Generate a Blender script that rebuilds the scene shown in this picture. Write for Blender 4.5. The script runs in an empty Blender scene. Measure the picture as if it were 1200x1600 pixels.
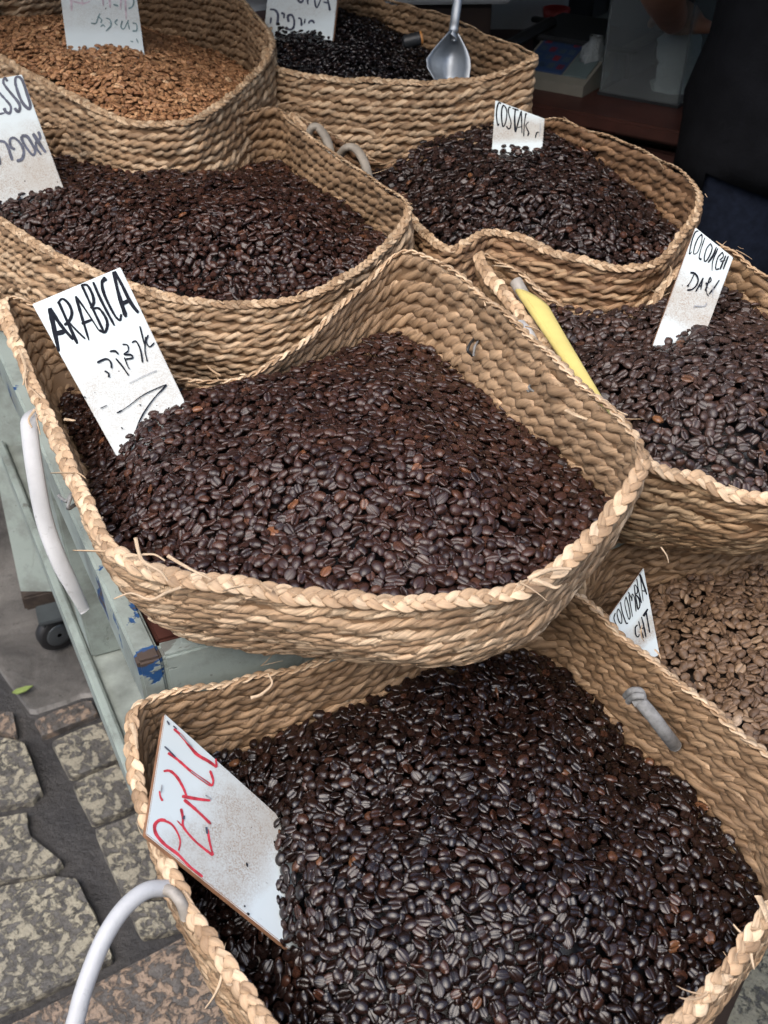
import bpy, bmesh, math, random
import numpy as np
from mathutils import Vector, Matrix

# ------------------------------------------------------------------ camera, world, sun, exposure
sc = bpy.context.scene
COL = sc.collection
F_PX, TH, CZ = 1600.0, math.radians(38.0), 1.34          # focal length in photo pixels, pitch, eye height
cam = bpy.data.cameras.new('camera')
cam.sensor_fit = 'VERTICAL'
cam.angle = 2 * math.atan(800 / F_PX)
cam.clip_start, cam.clip_end = 0.02, 200
camo = bpy.data.objects.new('camera', cam)
COL.objects.link(camo)
camo.location = (0, 0, CZ)
camo.rotation_euler = (math.radians(90) - TH, 0, 0)
sc.camera = camo
cam.dof.use_dof = True
cam.dof.focus_distance = 0.88
cam.dof.aperture_fstop = 9.0

SUN_EL, SUN_AZ = math.radians(55), math.radians(205)       # azimuth clockwise from +Y: behind the camera, to its left
world = bpy.data.worlds.new('World')
sc.world = world
world.use_nodes = True
wn = world.node_tree
wn.nodes.clear()
sky = wn.nodes.new('ShaderNodeTexSky')
sky.sky_type = 'NISHITA'
sky.sun_disc = False
sky.sun_elevation, sky.sun_rotation = SUN_EL, SUN_AZ
sky.air_density, sky.dust_density, sky.ozone_density = 1.0, 3.0, 1.0
wb = wn.nodes.new('ShaderNodeBackground')
wb.inputs['Strength'].default_value = 0.15
wo = wn.nodes.new('ShaderNodeOutputWorld')
wn.links.new(sky.outputs[0], wb.inputs[0])
wn.links.new(wb.outputs[0], wo.inputs[0])
sl = bpy.data.lights.new('sun', 'SUN')
sl.energy = 1.4
sl.angle = math.radians(75)
sl.color = (1.0, 0.96, 0.90)
suno = bpy.data.objects.new('sun', sl)
COL.objects.link(suno)
sdir = Vector((math.sin(SUN_AZ) * math.cos(SUN_EL), math.cos(SUN_AZ) * math.cos(SUN_EL), math.sin(SUN_EL)))
suno.rotation_euler = sdir.to_track_quat('Z', 'Y').to_euler()
suno.location = sdir * 8
vs = sc.view_settings
vs.view_transform, vs.look, vs.gamma = 'Standard', 'None', 1.0
vs.exposure = 1.08
vs.use_curve_mapping = False

random.seed(5)
rng = np.random.default_rng(11)
cT, sT = math.cos(TH), math.sin(TH)

# ------------------------------------------------------------------ survey helpers: a sighting becomes a point of the place
def ray(u, v):
    x, y = (u - 600) / F_PX, (v - 800) / F_PX
    return np.array((x, cT - y * sT, -sT - y * cT))
def at(u, v, z):                       # on the level z
    d = ray(u, v)
    return np.array((0, 0, CZ)) + d * ((z - CZ) / d[2])
def att(u, v, t):                      # at the depth t
    return np.array((0, 0, CZ)) + ray(u, v) * t
def proj(P):
    P = np.atleast_2d(P)
    q = P - np.array((0, 0, CZ))
    t = q[:, 1] * cT - q[:, 2] * sT
    return 600 + F_PX * q[:, 0] / t, 800 - F_PX * (q[:, 1] * sT + q[:, 2] * cT) / t, t
def nrm(a):
    return a / np.maximum(np.linalg.norm(a, axis=-1, keepdims=True), 1e-9)
def crom(P, n, closed=True):           # Catmull-Rom through P, n samples per span
    P = np.asarray(P, float)
    m = len(P)
    out = []
    for i in range(m if closed else m - 1):
        if closed:
            a, b, c, d = P[i - 1], P[i], P[(i + 1) % m], P[(i + 2) % m]
        else:
            a, b, c, d = P[max(i - 1, 0)], P[i], P[i + 1], P[min(i + 2, m - 1)]
        t = (np.arange(n) / n)[:, None]
        out.append(.5 * (2 * b + (c - a) * t + (2 * a - 5 * b + 4 * c - d) * t ** 2 + (3 * b - a - 3 * c + d) * t ** 3))
    if not closed:
        out.append(P[-1:])
    return np.concatenate(out)
def resample(P, n, closed=True):
    Q = np.vstack([P, P[:1]]) if closed else P
    L = np.concatenate([[0], np.cumsum(np.linalg.norm(np.diff(Q, axis=0), axis=1))])
    s = np.linspace(0, L[-1], n, endpoint=not closed)
    return np.stack([np.interp(s, L, Q[:, k]) for k in range(Q.shape[1])], 1), L[-1]

def resample_with(C, A, n):            # values A carried along the closed curve C, at n even steps
    Q = np.vstack([C, C[:1]])
    B = np.vstack([A, A[:1]])
    L = np.concatenate([[0], np.cumsum(np.linalg.norm(np.diff(Q, axis=0), axis=1))])
    t = np.linspace(0, L[-1], n, endpoint=False)
    return np.stack([np.interp(t, L, B[:, k]) for k in range(B.shape[1])], 1), L[-1]

# ------------------------------------------------------------------ objects
def mesh(name, V, Fc, mat=None, smooth=True, uv=None, tint=None, col=None):
    me = bpy.data.meshes.new(name)
    V = np.asarray(V, np.float32)
    if isinstance(Fc, np.ndarray):
        k = Fc.shape[1]
        nf = len(Fc)
        me.vertices.add(len(V))
        me.vertices.foreach_set('co', V.ravel())
        me.loops.add(nf * k)
        me.loops.foreach_set('vertex_index', Fc.astype(np.int32).ravel())
        me.polygons.add(nf)
        me.polygons.foreach_set('loop_start', np.arange(0, nf * k, k, dtype=np.int32))
        me.polygons.foreach_set('loop_total', np.full(nf, k, np.int32))
        me.update(calc_edges=True)
    else:
        me.from_pydata([tuple(map(float, v)) for v in V], [], [tuple(int(i) for i in f) for f in Fc])
        me.update()
    me.polygons.foreach_set('use_smooth', np.full(len(me.polygons), smooth, bool))
    if uv is not None:                 # per vertex
        l = np.empty(len(me.loops), np.int32)
        me.loops.foreach_get('vertex_index', l)
        u = me.uv_layers.new(name='UVMap')
        u.data.foreach_set('uv', np.asarray(uv, np.float32)[l].ravel())
    if tint is not None:
        a = me.attributes.new('tint', 'FLOAT', 'POINT')
        a.data.foreach_set('value', np.asarray(tint, np.float32))
    if col is not None:
        a = me.attributes.new('bean_colour', 'FLOAT_COLOR', 'POINT')
        a.data.foreach_set('color', np.concatenate([np.asarray(col, np.float32), np.ones((len(col), 1), np.float32)], 1).ravel())
    if mat:
        me.materials.append(mat)
    return me
def tag(o, label=None, cat=None, group=None, kind=None):
    for k, v in (('label', label), ('category', cat), ('group', group), ('kind', kind)):
        if v:
            o[k] = v
    return o
def origin_of(parent):
    p = np.zeros(3)
    while parent is not None:
        p += np.array(parent.location)
        parent = parent.parent
    return p
def obj(name, V, Fc, mat, parent=None, origin=None, **kw):
    V = np.asarray(V, float)
    if origin is None:
        origin = origin_of(parent) if parent is not None else np.array([V[:, 0].mean(), V[:, 1].mean(), V[:, 2].min()])
    o = bpy.data.objects.new(name, mesh(name, V - np.asarray(origin), Fc, mat, **kw))
    COL.objects.link(o)
    if parent is not None:
        o.parent = parent
        o.location = Vector(np.asarray(origin) - origin_of(parent))
    else:
        o.location = Vector(origin)
    return o
def empty(name, loc):
    o = bpy.data.objects.new(name, None)
    o.empty_display_size = .05
    o.location = Vector(loc)
    COL.objects.link(o)
    return o
def grid_faces(n, m, closed_n, closed_m, base=0):
    i = np.arange(n if closed_n else n - 1)
    j = np.arange(m if closed_m else m - 1)
    I, J = np.meshgrid(i, j, indexing='ij')
    I2, J2 = (I + 1) % n, (J + 1) % m
    return np.stack([I * m + J, I2 * m + J, I2 * m + J2, I * m + J2], -1).reshape(-1, 4) + base
def frames(P, ref=(0, 0, 1), closed=False):
    if closed:
        T = nrm(np.roll(P, -1, 0) - np.roll(P, 1, 0))
    else:
        T = nrm(np.gradient(P, axis=0))
    R = np.broadcast_to(np.asarray(ref, float), P.shape)
    A = nrm(np.cross(T, R))
    return T, A, nrm(np.cross(A, T))
def tube(P, ra, rb=None, k=10, closed=False, ref=(0, 0, 1), caps=True):
    P = np.asarray(P, float)
    T, A, B = frames(P, ref, closed)
    ra = np.broadcast_to(ra, len(P))[:, None, None]
    rb = ra if rb is None else np.broadcast_to(rb, len(P))[:, None, None]
    ph = np.linspace(0, 2 * np.pi, k, endpoint=False)
    V = P[:, None] + A[:, None] * ra * np.cos(ph)[None, :, None] + B[:, None] * rb * np.sin(ph)[None, :, None]
    Fc = [tuple(f) for f in grid_faces(len(P), k, closed, True)]
    V = V.reshape(-1, 3)
    if caps and not closed:
        Fc.append(tuple(range(k - 1, -1, -1)))
        Fc.append(tuple(range(len(V) - k, len(V))))
    return V, Fc
def join(parts):
    V, Fc, b = [], [], 0
    for v, f in parts:
        V.append(np.asarray(v, float))
        Fc += [tuple(int(i) + b for i in q) for q in f]
        b += len(v)
    return np.concatenate(V), Fc
BOXF = [(0, 3, 2, 1), (4, 5, 6, 7), (0, 1, 5, 4), (1, 2, 6, 5), (2, 3, 7, 6), (3, 0, 4, 7)]
def prism(poly, n, th):                # polygon of 3d points, pushed by n*th
    A = np.asarray(poly, float)
    B = A + np.asarray(n) * th
    k = len(A)
    return np.vstack([A, B]), [tuple(range(k - 1, -1, -1)), tuple(range(k, 2 * k))] + [(i, (i + 1) % k, k + (i + 1) % k, k + i) for i in range(k)]
def box(c, sx, sy, sz, X=(1, 0), bev=0.0):     # c = centre of the underside; X = direction of the first side
    X = np.array((X[0], X[1], 0.)) / math.hypot(*X)
    Y = np.array((-X[1], X[0], 0.))
    c = np.asarray(c, float)
    bm = bmesh.new()
    vs_ = [bm.verts.new(c + X * sx * a / 2 + Y * sy * b / 2 + np.array((0, 0, sz * h))) for h in (0, 1) for a, b in ((-1, -1), (1, -1), (1, 1), (-1, 1))]
    for f in BOXF:
        bm.faces.new([vs_[i] for i in f])
    if bev:
        bmesh.ops.bevel(bm, geom=bm.edges[:], offset=bev, segments=2, affect='EDGES')
    bm.verts.index_update()
    V = np.array([v.co[:] for v in bm.verts])
    Fc = [tuple(v.index for v in f.verts) for f in bm.faces]
    bm.free()
    return V, Fc
def lathe(c, prof, k=24, axis=(0, 0, 1), e1=None):
    ax = np.asarray(axis, float) / np.linalg.norm(axis)
    e1 = nrm(np.cross(ax, (0.3, 0.9, 0.1))) if e1 is None else e1
    e2 = np.cross(ax, e1)
    ph = np.linspace(0, 2 * np.pi, k, endpoint=False)
    V = np.array([np.asarray(c) + ax * h + r * (e1 * math.cos(p) + e2 * math.sin(p)) for r, h in prof for p in ph])
    Fc = [tuple(f) for f in grid_faces(len(prof), k, False, True)]
    Fc += [tuple(range(k - 1, -1, -1)), tuple(range(len(V) - k, len(V)))]
    return V, Fc

# ------------------------------------------------------------------ materials
class NT:
    def __init__(s, name):
        s.m = bpy.data.materials.new(name)
        s.m.use_nodes = True
        s.t = s.m.node_tree
        s.b = s.t.nodes['Principled BSDF']
    def n(s, ty, **kw):
        nd = s.t.nodes.new('ShaderNode' + ty)
        for k, v in kw.items():
            if k.startswith('_'):
                setattr(nd, k[1:], v)
            else:
                key = int(k[1:]) if k[0] == 'i' and k[1:].isdigit() else k.replace('__', ' ')
                sock = nd.inputs[key]
                if hasattr(v, 'is_linked') or isinstance(v, bpy.types.NodeSocket):
                    s.t.links.new(v, sock)
                else:
                    sock.default_value = v
        return nd
    def set(s, **kw):
        for k, v in kw.items():
            sock = s.b.inputs[k.replace('__', ' ')]
            if isinstance(v, bpy.types.NodeSocket):
                s.t.links.new(v, sock)
            else:
                sock.default_value = v
    def ramp(s, fac, stops, interp='LINEAR'):
        r = s.t.nodes.new('ShaderNodeValToRGB')
        r.color_ramp.interpolation = interp
        e = r.color_ramp.elements
        while len(e) < len(stops):
            e.new(.5)
        for k, (p, c) in enumerate(stops):
            e[k].position = p
            e[k].color = (*c, 1) if len(c) == 3 else c
        s.t.links.new(fac, r.inputs[0])
        return r.outputs[0]
    def noise(s, scale, detail=4, rough=.55, vec=None, dist=0):
        nd = s.n('TexNoise', Scale=float(scale), Detail=float(detail), Roughness=float(rough), Distortion=float(dist))
        if vec is not None:
            s.t.links.new(vec, nd.inputs['Vector'])
        return nd.outputs['Fac']
    def mix(s, fac, a, b, mode='MIX'):
        nd = s.t.nodes.new('ShaderNodeMix')
        nd.data_type, nd.blend_type = 'RGBA', mode
        for k, v in ((0, fac), (6, a), (7, b)):
            if isinstance(v, bpy.types.NodeSocket):
                s.t.links.new(v, nd.inputs[k])
            else:
                nd.inputs[k].default_value = v if k == 0 else (*v, 1)
        return nd.outputs[2]
    def math(s, op, a, b=0.5, c=None, clamp=False):
        nd = s.t.nodes.new('ShaderNodeMath')
        nd.operation, nd.use_clamp = op, clamp
        for k, v in enumerate((a, b) if c is None else (a, b, c)):
            if isinstance(v, bpy.types.NodeSocket):
                s.t.links.new(v, nd.inputs[k])
            else:
                nd.inputs[k].default_value = v
        return nd.outputs[0]
    def bump(s, h, dist, strength=1.0):
        nd = s.n('Bump', Height=h, Distance=float(dist), Strength=float(strength))
        s.t.links.new(nd.outputs[0], s.b.inputs['Normal'])
    def pos(s):
        return s.n('TexCoord').outputs['Object']
    def uv(s, sx=1, sy=1):
        mp = s.n('Mapping', Vector=s.n('TexCoord').outputs['UV'])
        mp.inputs['Scale'].default_value = (sx, sy, 1)
        return mp.outputs[0]

def straw_mat(name, dark, mid, light, stain=.35):
    m = NT(name)
    t = m.n('Attribute', _attribute_name='tint').outputs['Fac']
    fib = m.noise(1.0, 3, .65, m.uv(40, 420))
    fib2 = m.noise(1.0, 2, .5, m.uv(12, 130))
    c = m.ramp(t, [(0, dark), (.45, mid), (1, light)])
    f = m.math('ADD', m.math('MULTIPLY', fib, .55), m.math('MULTIPLY', fib2, .75))
    g = m.ramp(f, [(.43, (.46, .42, .375)), (.60, (1.0, .99, .97)), (.82, (1.38, 1.36, 1.32))])
    c = m.mix(1.0, c, g, 'MULTIPLY')
    st = m.ramp(m.noise(26, 5, .62, m.pos()), [(.48, (0, 0, 0)), (.70, (1, 1, 1))])
    c = m.mix(m.math('MULTIPLY', st, stain), c, tuple(x * .5 for x in dark))
    sp = m.ramp(m.noise(420, 2, .5, m.pos()), [(.70, (0, 0, 0)), (.76, (1, 1, 1))])
    c = m.mix(m.math('MULTIPLY', sp, .45), c, (.06, .032, .018))
    m.set(Base__Color=c, Roughness=.58, Specular__IOR__Level=.35)
    m.bump(f, .0018, .9)
    return m.m
STRAW_PALE = straw_mat('straw_pale', (.22, .14, .08), (.44, .30, .185), (.62, .475, .325), .22)
STRAW_TAN = straw_mat('straw_tan', (.18, .11, .06), (.36, .24, .142), (.52, .39, .26), .38)
STRAW_BROWN = straw_mat('straw_brown', (.13, .07, .036), (.27, .162, .088), (.43, .30, .18), .5)
STRAW_GOLD = straw_mat('straw_gold', (.172, .10, .052), (.345, .226, .128), (.51, .375, .235), .35)

def bean_mat(name, rough, coat, objcol=False):
    m = NT(name)
    if objcol:
        c = m.n('ObjectInfo').outputs['Color']
    else:
        c = m.n('Attribute', _attribute_name='bean_colour').outputs['Color']
    k = .0055 if objcol else 1.0         # single beans are unit shapes scaled to size
    n1 = m.noise(240 * k, 3, .6, m.pos())
    c = m.mix(1.0, c, m.ramp(n1, [(.3, (.72, .72, .72)), (.7, (1.3, 1.3, 1.3))]), 'MULTIPLY')
    m.set(Base__Color=c, Roughness=m.math('ADD', m.math('MULTIPLY', m.noise(90 * k, 2, .5, m.pos()), .3), rough - .15), Specular__IOR__Level=.5,
          Coat__Weight=coat, Coat__Roughness=.14)
    m.bump(m.noise(900 * k, 3, .6, m.pos()), .0005 if not objcol else .00025, .5)
    return m.m
BEAN_SATIN = bean_mat('bean_satin', .34, .08)
BEAN_OILY = bean_mat('bean_oily', .26, .2)
BEAN_DRY = bean_mat('bean_dry', .55, .0)
BEAN_SATIN_O = bean_mat('bean_satin_single', .34, .08, True)
BEAN_OILY_O = bean_mat('bean_oily_single', .26, .2, True)

def simple(name, c, rough=.5, metal=0., var=.15, scale=18, spec=.5, bump=0.):
    m = NT(name)
    n = m.noise(scale, 5, .6, m.pos())
    m.set(Base__Color=m.mix(1.0, c, m.ramp(n, [(.3, (1 - var,) * 3), (.7, (1 + var,) * 3)]), 'MULTIPLY'), Roughness=rough, Metallic=metal, Specular__IOR__Level=spec)
    if bump:
        m.bump(m.noise(scale * 6, 4, .6, m.pos()), bump, .6)
    return m.m
def paint_mat(name, blue):
    m = NT(name)
    p = m.pos()
    base = m.mix(m.noise(9, 5, .6, p), (.25, .30, .275), (.37, .425, .395))
    grime = m.ramp(m.noise(14, 6, .68, p), [(.46, (0, 0, 0)), (.68, (1, 1, 1))])
    c = m.mix(m.math('MULTIPLY', grime, .8), base, (.15, .16, .145))
    spk = m.ramp(m.noise(160, 3, .6, p), [(.68, (0, 0, 0)), (.74, (1, 1, 1))])
    c = m.mix(m.math('MULTIPLY', spk, .5), c, (.09, .08, .07))
    chip = m.noise(17, 6, .6, p, .6)
    worn = m.ramp(chip, [(.60, (0, 0, 0)), (.615, (1, 1, 1))])
    core = m.ramp(chip, [(.645, (0, 0, 0)), (.66, (1, 1, 1))])
    c = m.mix(worn if blue else m.math('MULTIPLY', worn, .25), c, (.02, .075, .20) if blue else (.24, .27, .25))
    c = m.mix(core if blue else m.math('MULTIPLY', core, .55), c, (.075, .055, .045))
    m.set(Base__Color=c, Roughness=.48)
    m.bump(m.math('SUBTRACT', m.noise(60, 4, .6, p), m.math('MULTIPLY', worn, .6)), .0012, .6)
    return m.m
MINT = paint_mat('mint_paint', False)
MINT_WORN = paint_mat('mint_paint_chipped', True)
RUST = simple('rusty_dark_iron', (.05, .037, .03), .85, var=.5, scale=40)
CONCRETE_PAINT = simple('worn_grey_green_paint', (.25, .28, .255), .6, var=.35, scale=22)
def sign_mat(name, dirt):
    m = NT(name)
    p = m.pos()
    u = m.n('TexCoord').outputs['UV']
    vv = m.n('SeparateXYZ', Vector=u).outputs['Y']
    band = m.ramp(m.math('ADD', vv, m.math('MULTIPLY', m.noise(30, 4, .6, p), .22)), [(.40, (0, 0, 0)), (.62, (1, 1, 1)), (.80, (1, 1, 1)), (.94, (0, 0, 0))])
    fine = m.math('MULTIPLY', m.ramp(m.noise(700, 4, .7, p), [(.43, (0, 0, 0)), (.60, (1, 1, 1))]), m.ramp(m.noise(60, 4, .65, p), [(.32, (.1, .1, .1)), (.56, (1, 1, 1))]))
    c = m.mix(m.noise(12, 4, .6, p), (.54, .615, .625), (.62, .675, .68))
    c = m.mix(m.math('MULTIPLY', m.math('MULTIPLY', band, fine), .85 * dirt), c, (.27, .20, .15))
    c = m.mix(m.math('MULTIPLY', m.math('MULTIPLY', band, m.noise(18, 4, .6, p)), 1.1 * dirt), c, (.36, .31, .25))
    spk = m.ramp(m.noise(210, 2, .5, p), [(.735, (0, 0, 0)), (.76, (1, 1, 1))])
    c = m.mix(m.math('MULTIPLY', spk, m.math('ADD', m.math('MULTIPLY', band, .8), .12)), c, (.05, .035, .03))
    m.set(Base__Color=c, Roughness=.5, Specular__IOR__Level=.22)
    return m.m
SIGN = sign_mat('whiteboard_laminate', 1.0)
SIGN_LIGHT_DIRT = sign_mat('whiteboard_laminate_smudged', .6)
SIGN_CLEAN = sign_mat('whiteboard_laminate_clean', .35)
FIBREBOARD = simple('fibreboard_edge', (.25, .125, .065), .8, var=.3, scale=90)
INK = simple('black_marker', (.012, .014, .02), .8, var=.3, scale=200, spec=.08)
INK_BLUE = simple('faded_blue_black_marker', (.06, .068, .10), .6, var=.5, scale=160)
INK_GREY = simple('faded_grey_marker', (.28, .29, .30), .6, var=.4, scale=200)
INK_RED = simple('red_marker', (.52, .04, .06), .5, var=.45, scale=160)
INK_PINK = simple('faded_pink_marker', (.47, .38, .42), .6, var=.3, scale=160)
INK_GREEN = simple('faded_green_marker', (.16, .24, .25), .6, var=.4, scale=160)
HOSE = simple('grey_plastic_hose', (.47, .47, .48), .5, var=.34, scale=60, bump=.0006)
HOSE_OLD = simple('old_plastic_hose', (.33, .30, .26), .45, var=.3, scale=60, bump=.0006)
def hose_dirty():
    m = NT('scuffed_plastic_hose')
    p = m.pos()
    c = m.mix(m.noise(30, 5, .65, p), (.34, .345, .35), (.55, .56, .565))
    sc_ = m.ramp(m.noise(240, 5, .7, p), [(.56, (0, 0, 0)), (.66, (1, 1, 1))])
    pt = m.ramp(m.noise(16, 4, .6, p), [(.46, (0, 0, 0)), (.62, (1, 1, 1))])
    c = m.mix(m.math('MULTIPLY', m.math('MULTIPLY', sc_, pt), .8), c, (.10, .09, .085))
    m.set(Base__Color=c, Roughness=.5)
    m.bump(m.noise(80, 4, .6, p), .001, .5)
    return m.m
HOSE_DIRTY = hose_dirty()
HOSE_GREY = simple('dusty_plastic_hose', (.24, .21, .17), .6, var=.3, scale=60)
STRING = simple('grey_string', (.20, .20, .195), .8, var=.3, scale=200)
STEEL = simple('steel', (.34, .37, .40), .5, .9, .12, 30)
BLACKPL = simple('black_plastic', (.02, .022, .024), .45, var=.3)
YELLOW = simple('yellow_paper', (.62, .51, .17), .75, var=.10, scale=25)
REDWOOD = simple('reddish_wood', (.060, .020, .014), .5, var=.35, scale=14)
DARKWOOD = simple('dark_wood', (.035, .02, .015), .55, var=.35, scale=14)
SHOPWALL = simple('shop_wall_plaster', (.15, .17, .15), .85, var=.2, scale=5)
FACADE = simple('facade_stone', (.26, .235, .20), .85, var=.3, scale=3)
CEIL = simple('shop_ceiling', (.10, .09, .08), .9)
WHITEPL = simple('white_plastic', (.5, .52, .52), .4, var=.08)
DARKMETAL = simple('dark_enamel', (.022, .024, .026), .4, var=.3)
REDPL = simple('red_plastic', (.38, .03, .025), .4)
RUBBER = simple('black_rubber', (.012, .012, .013), .6)
ZINC = simple('zinc', (.13, .145, .155), .45, .8)
CLOTH = simple('black_cloth', (.0075, .008, .010), .92, var=.3, scale=30, spec=.15, bump=.002)
DENIM = simple('navy_denim', (.010, .014, .026), .9, var=.3, scale=90, spec=.15)
SKIN = simple('skin', (.36, .18, .12), .5, var=.12, scale=30)
HAIR = simple('dark_hair', (.015, .011, .009), .6)
LEAF = simple('yellow_green_leaf', (.23, .30, .09), .6, var=.2, scale=60)
PLATE = simple('cream_plastic', (.20, .19, .155), .5)
KEYPAD = simple('keypad_blue', (.03, .06, .14), .35)
KEYGREY = simple('keypad_grey', (.11, .15, .15), .4)
def glass_mat():
    m = NT('clear_acrylic')
    m.set(Base__Color=(.75, .8, .8, 1), Roughness=.08, Transmission__Weight=.92, IOR=1.1)
    return m.m
GLASS = glass_mat()
def bag_mat():
    m = NT('clear_plastic_bag')
    m.set(Base__Color=(.30, .33, .33, 1), Roughness=.35, Alpha=1.0)
    m.bump(m.noise(40, 5, .7, m.pos()), .01, 1)
    return m.m
BAG = bag_mat()
def stone_mat(name, a, b, dark, thr):
    m = NT(name)
    p = m.pos()
    n = m.noise(56, 8, .7, p, .5)
    w = m.ramp(n, [(thr - .03, (0, 0, 0)), (thr + .03, (1, 1, 1))])
    c = m.mix(m.noise(60, 4, .6, p), a, b)
    c = m.mix(w, m.mix(m.ramp(m.noise(34, 6, .68, p), [(.4, (0, 0, 0)), (.62, (1, 1, 1))]), dark, tuple(2.6 * x for x in dark)), c)
    c = m.mix(m.math('MULTIPLY', m.ramp(m.noise(120, 5, .7, p), [(.5, (0, 0, 0)), (.64, (1, 1, 1))]), .3), c, tuple(2.2 * x for x in dark))
    c = m.mix(m.math('MULTIPLY', m.ramp(m.noise(5, 4, .6, p), [(.42, (0, 0, 0)), (.62, (1, 1, 1))]), .35), c, tuple(1.8 * x for x in dark))
    pit = m.ramp(m.noise(260, 5, .7, p), [(.55, (0, 0, 0)), (.63, (1, 1, 1))])
    c = m.mix(m.math('MULTIPLY', pit, .55), c, tuple(.9 * x for x in dark))
    rust = m.ramp(m.noise(11, 4, .6, p), [(.70, (0, 0, 0)), (.76, (1, 1, 1))])
    c = m.mix(m.math('MULTIPLY', rust, .5), c, (.20, .10, .03))
    m.set(Base__Color=c, Roughness=m.math('ADD', m.math('MULTIPLY', w, .2), .42))
    m.bump(m.math('ADD', m.math('MULTIPLY', w, .5), m.noise(110, 6, .68, p)), .0045, .8)
    return m.m
STONE_CREAM = stone_mat('worn_cream_stone', (.42, .385, .29), (.33, .30, .225), (.062, .058, .053), .502)
STONE_PINK = stone_mat('worn_pink_stone', (.37, .265, .19), (.30, .225, .165), (.062, .056, .051), .505)
STONE_OLIVE = stone_mat('worn_olive_stone', (.25, .245, .185), (.20, .20, .155), (.040, .040, .038), .46)
def mortar_mat():
    m = NT('dark_wet_mortar')
    p = m.pos()
    c = m.mix(m.ramp(m.noise(7, 6, .62, p), [(.35, (0, 0, 0)), (.65, (1, 1, 1))]), (.026, .025, .026), (.066, .062, .060))
    spk = m.ramp(m.noise(130, 3, .6, p), [(.71, (0, 0, 0)), (.75, (1, 1, 1))])
    c = m.mix(m.math('MULTIPLY', spk, .5), c, (.25, .24, .22))
    m.set(Base__Color=c, Roughness=.5)
    m.bump(m.noise(60, 7, .7, p), .009, .9)
    return m.m
MORTAR = mortar_mat()
def concrete_mat():
    m = NT('worn_damp_concrete')
    p = m.pos()
    c = m.mix(m.ramp(m.noise(5, 7, .66, p, .5), [(.36, (0, 0, 0)), (.66, (1, 1, 1))]), (.055, .052, .05), (.20, .19, .175))
    spk = m.ramp(m.noise(95, 4, .65, p), [(.62, (0, 0, 0)), (.70, (1, 1, 1))])
    c = m.mix(m.math('MULTIPLY', spk, .6), c, (.03, .028, .027))
    m.set(Base__Color=c, Roughness=.5)
    m.bump(m.noise(30, 6, .65, p), .006, .7)
    return m.m
CONCRETE = concrete_mat()

# ================================================================== GROUND AND SHOP (the setting)
g = obj('pavement', [(-40, -40, -.012), (40, -40, -.012), (40, 40, -.012), (-40, 40, -.012)], [(0, 1, 2, 3)], MORTAR, smooth=False)
tag(g, kind='structure')
def paving(px, mat, z=0.0, name='paving_stone', wob=.0022):
    P = np.array([at(u, v, z)[:2] for u, v in px])
    n = max(3, int(24 / len(P)))
    Q = []
    for i in range(len(P)):            # straight edges with a slight wobble and rounded corners
        a, b = P[i], P[(i + 1) % len(P)]
        for t in np.linspace(.06, .94, n):
            Q.append(a + (b - a) * t + rng.normal(0, wob / 3, 2))
    Q = np.array(Q)
    c = Q.mean(0)
    k = len(Q)
    if np.sum(Q[:, 0] * np.roll(Q[:, 1], -1) - Q[:, 1] * np.roll(Q[:, 0], -1)) < 0:
        Q = Q[::-1]
    inn = c + (Q - c) * .982
    V = np.vstack([np.c_[Q, np.full(k, -.03)], np.c_[Q, np.full(k, z - .006) + rng.normal(0, .001, k)], np.c_[inn, np.full(k, z) + rng.normal(0, .0008, k)]])
    Fc = [(i, (i + 1) % k, k + (i + 1) % k, k + i) for i in range(k)] + [(k + i, k + (i + 1) % k, 2 * k + (i + 1) % k, 2 * k + i) for i in range(k)] + [tuple(range(2 * k, 3 * k))]
    return obj(name, V, Fc, mat, g, smooth=False, origin=np.array((c[0], c[1], 0)))
paving([(-70, 1140), (37, 1156), (66, 1235), (50, 1253), (-70, 1272)], STONE_CREAM)
paving([(-70, 1288), (41, 1268), (45, 1303), (99, 1347), (83, 1364), (-70, 1392)], STONE_CREAM)
paving([(-70, 1398), (84, 1368), (120, 1370), (150, 1430), (179, 1496), (113, 1531), (37, 1568), (-70, 1610)], STONE_CREAM)
paving([(-40, 1640), (20, 1597), (110, 1553), (180, 1520), (306, 1456), (420, 1560), (470, 1700), (-40, 1760)], STONE_PINK)
paving([(53, 1126), (100, 1106), (128, 1096), (142, 1094), (153, 1115), (65, 1151)], STONE_PINK)
paving([(78, 1158), (160, 1126), (250, 1100), (275, 1155), (190, 1184), (108, 1215)], STONE_CREAM)
paving([(110, 1223), (196, 1188), (290, 1158), (320, 1215), (216, 1257), (143, 1288)], STONE_CREAM)
paving([(145, 1297), (224, 1264), (330, 1225), (420, 1380), (300, 1395), (192, 1404)], STONE_CREAM)
paving([(196, 1412), (300, 1402), (420, 1390), (460, 1430), (306, 1448), (219, 1464)], STONE_CREAM)
paving([(-60, 1112), (20, 1112), (27, 1150), (-60, 1132)], STONE_PINK)
paving([(1040, 1660), (1110, 1555), (1200, 1430), (1330, 1390), (1400, 1700)], STONE_OLIVE)
paving([(-400, 1090), (-80, 1000), (60, 1115), (140, 1088), (230, 1075), (400, 700), (200, 560), (-500, 560)], CONCRETE, z=-.007, name='concrete_slab', wob=.02)
o = obj('leaf', *prism([at(31, 1080, .004) + np.array((a, b, 0)) for a, b in ((-.012, -.004), (-.002, -.008), (.012, .0), (.02, .012), (.008, .010), (-.006, .004))], (0, 0, 1), .002), LEAF, smooth=False)
tag(o, 'small fallen yellow green leaf lying flat on the damp grey concrete', 'leaf')

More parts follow.
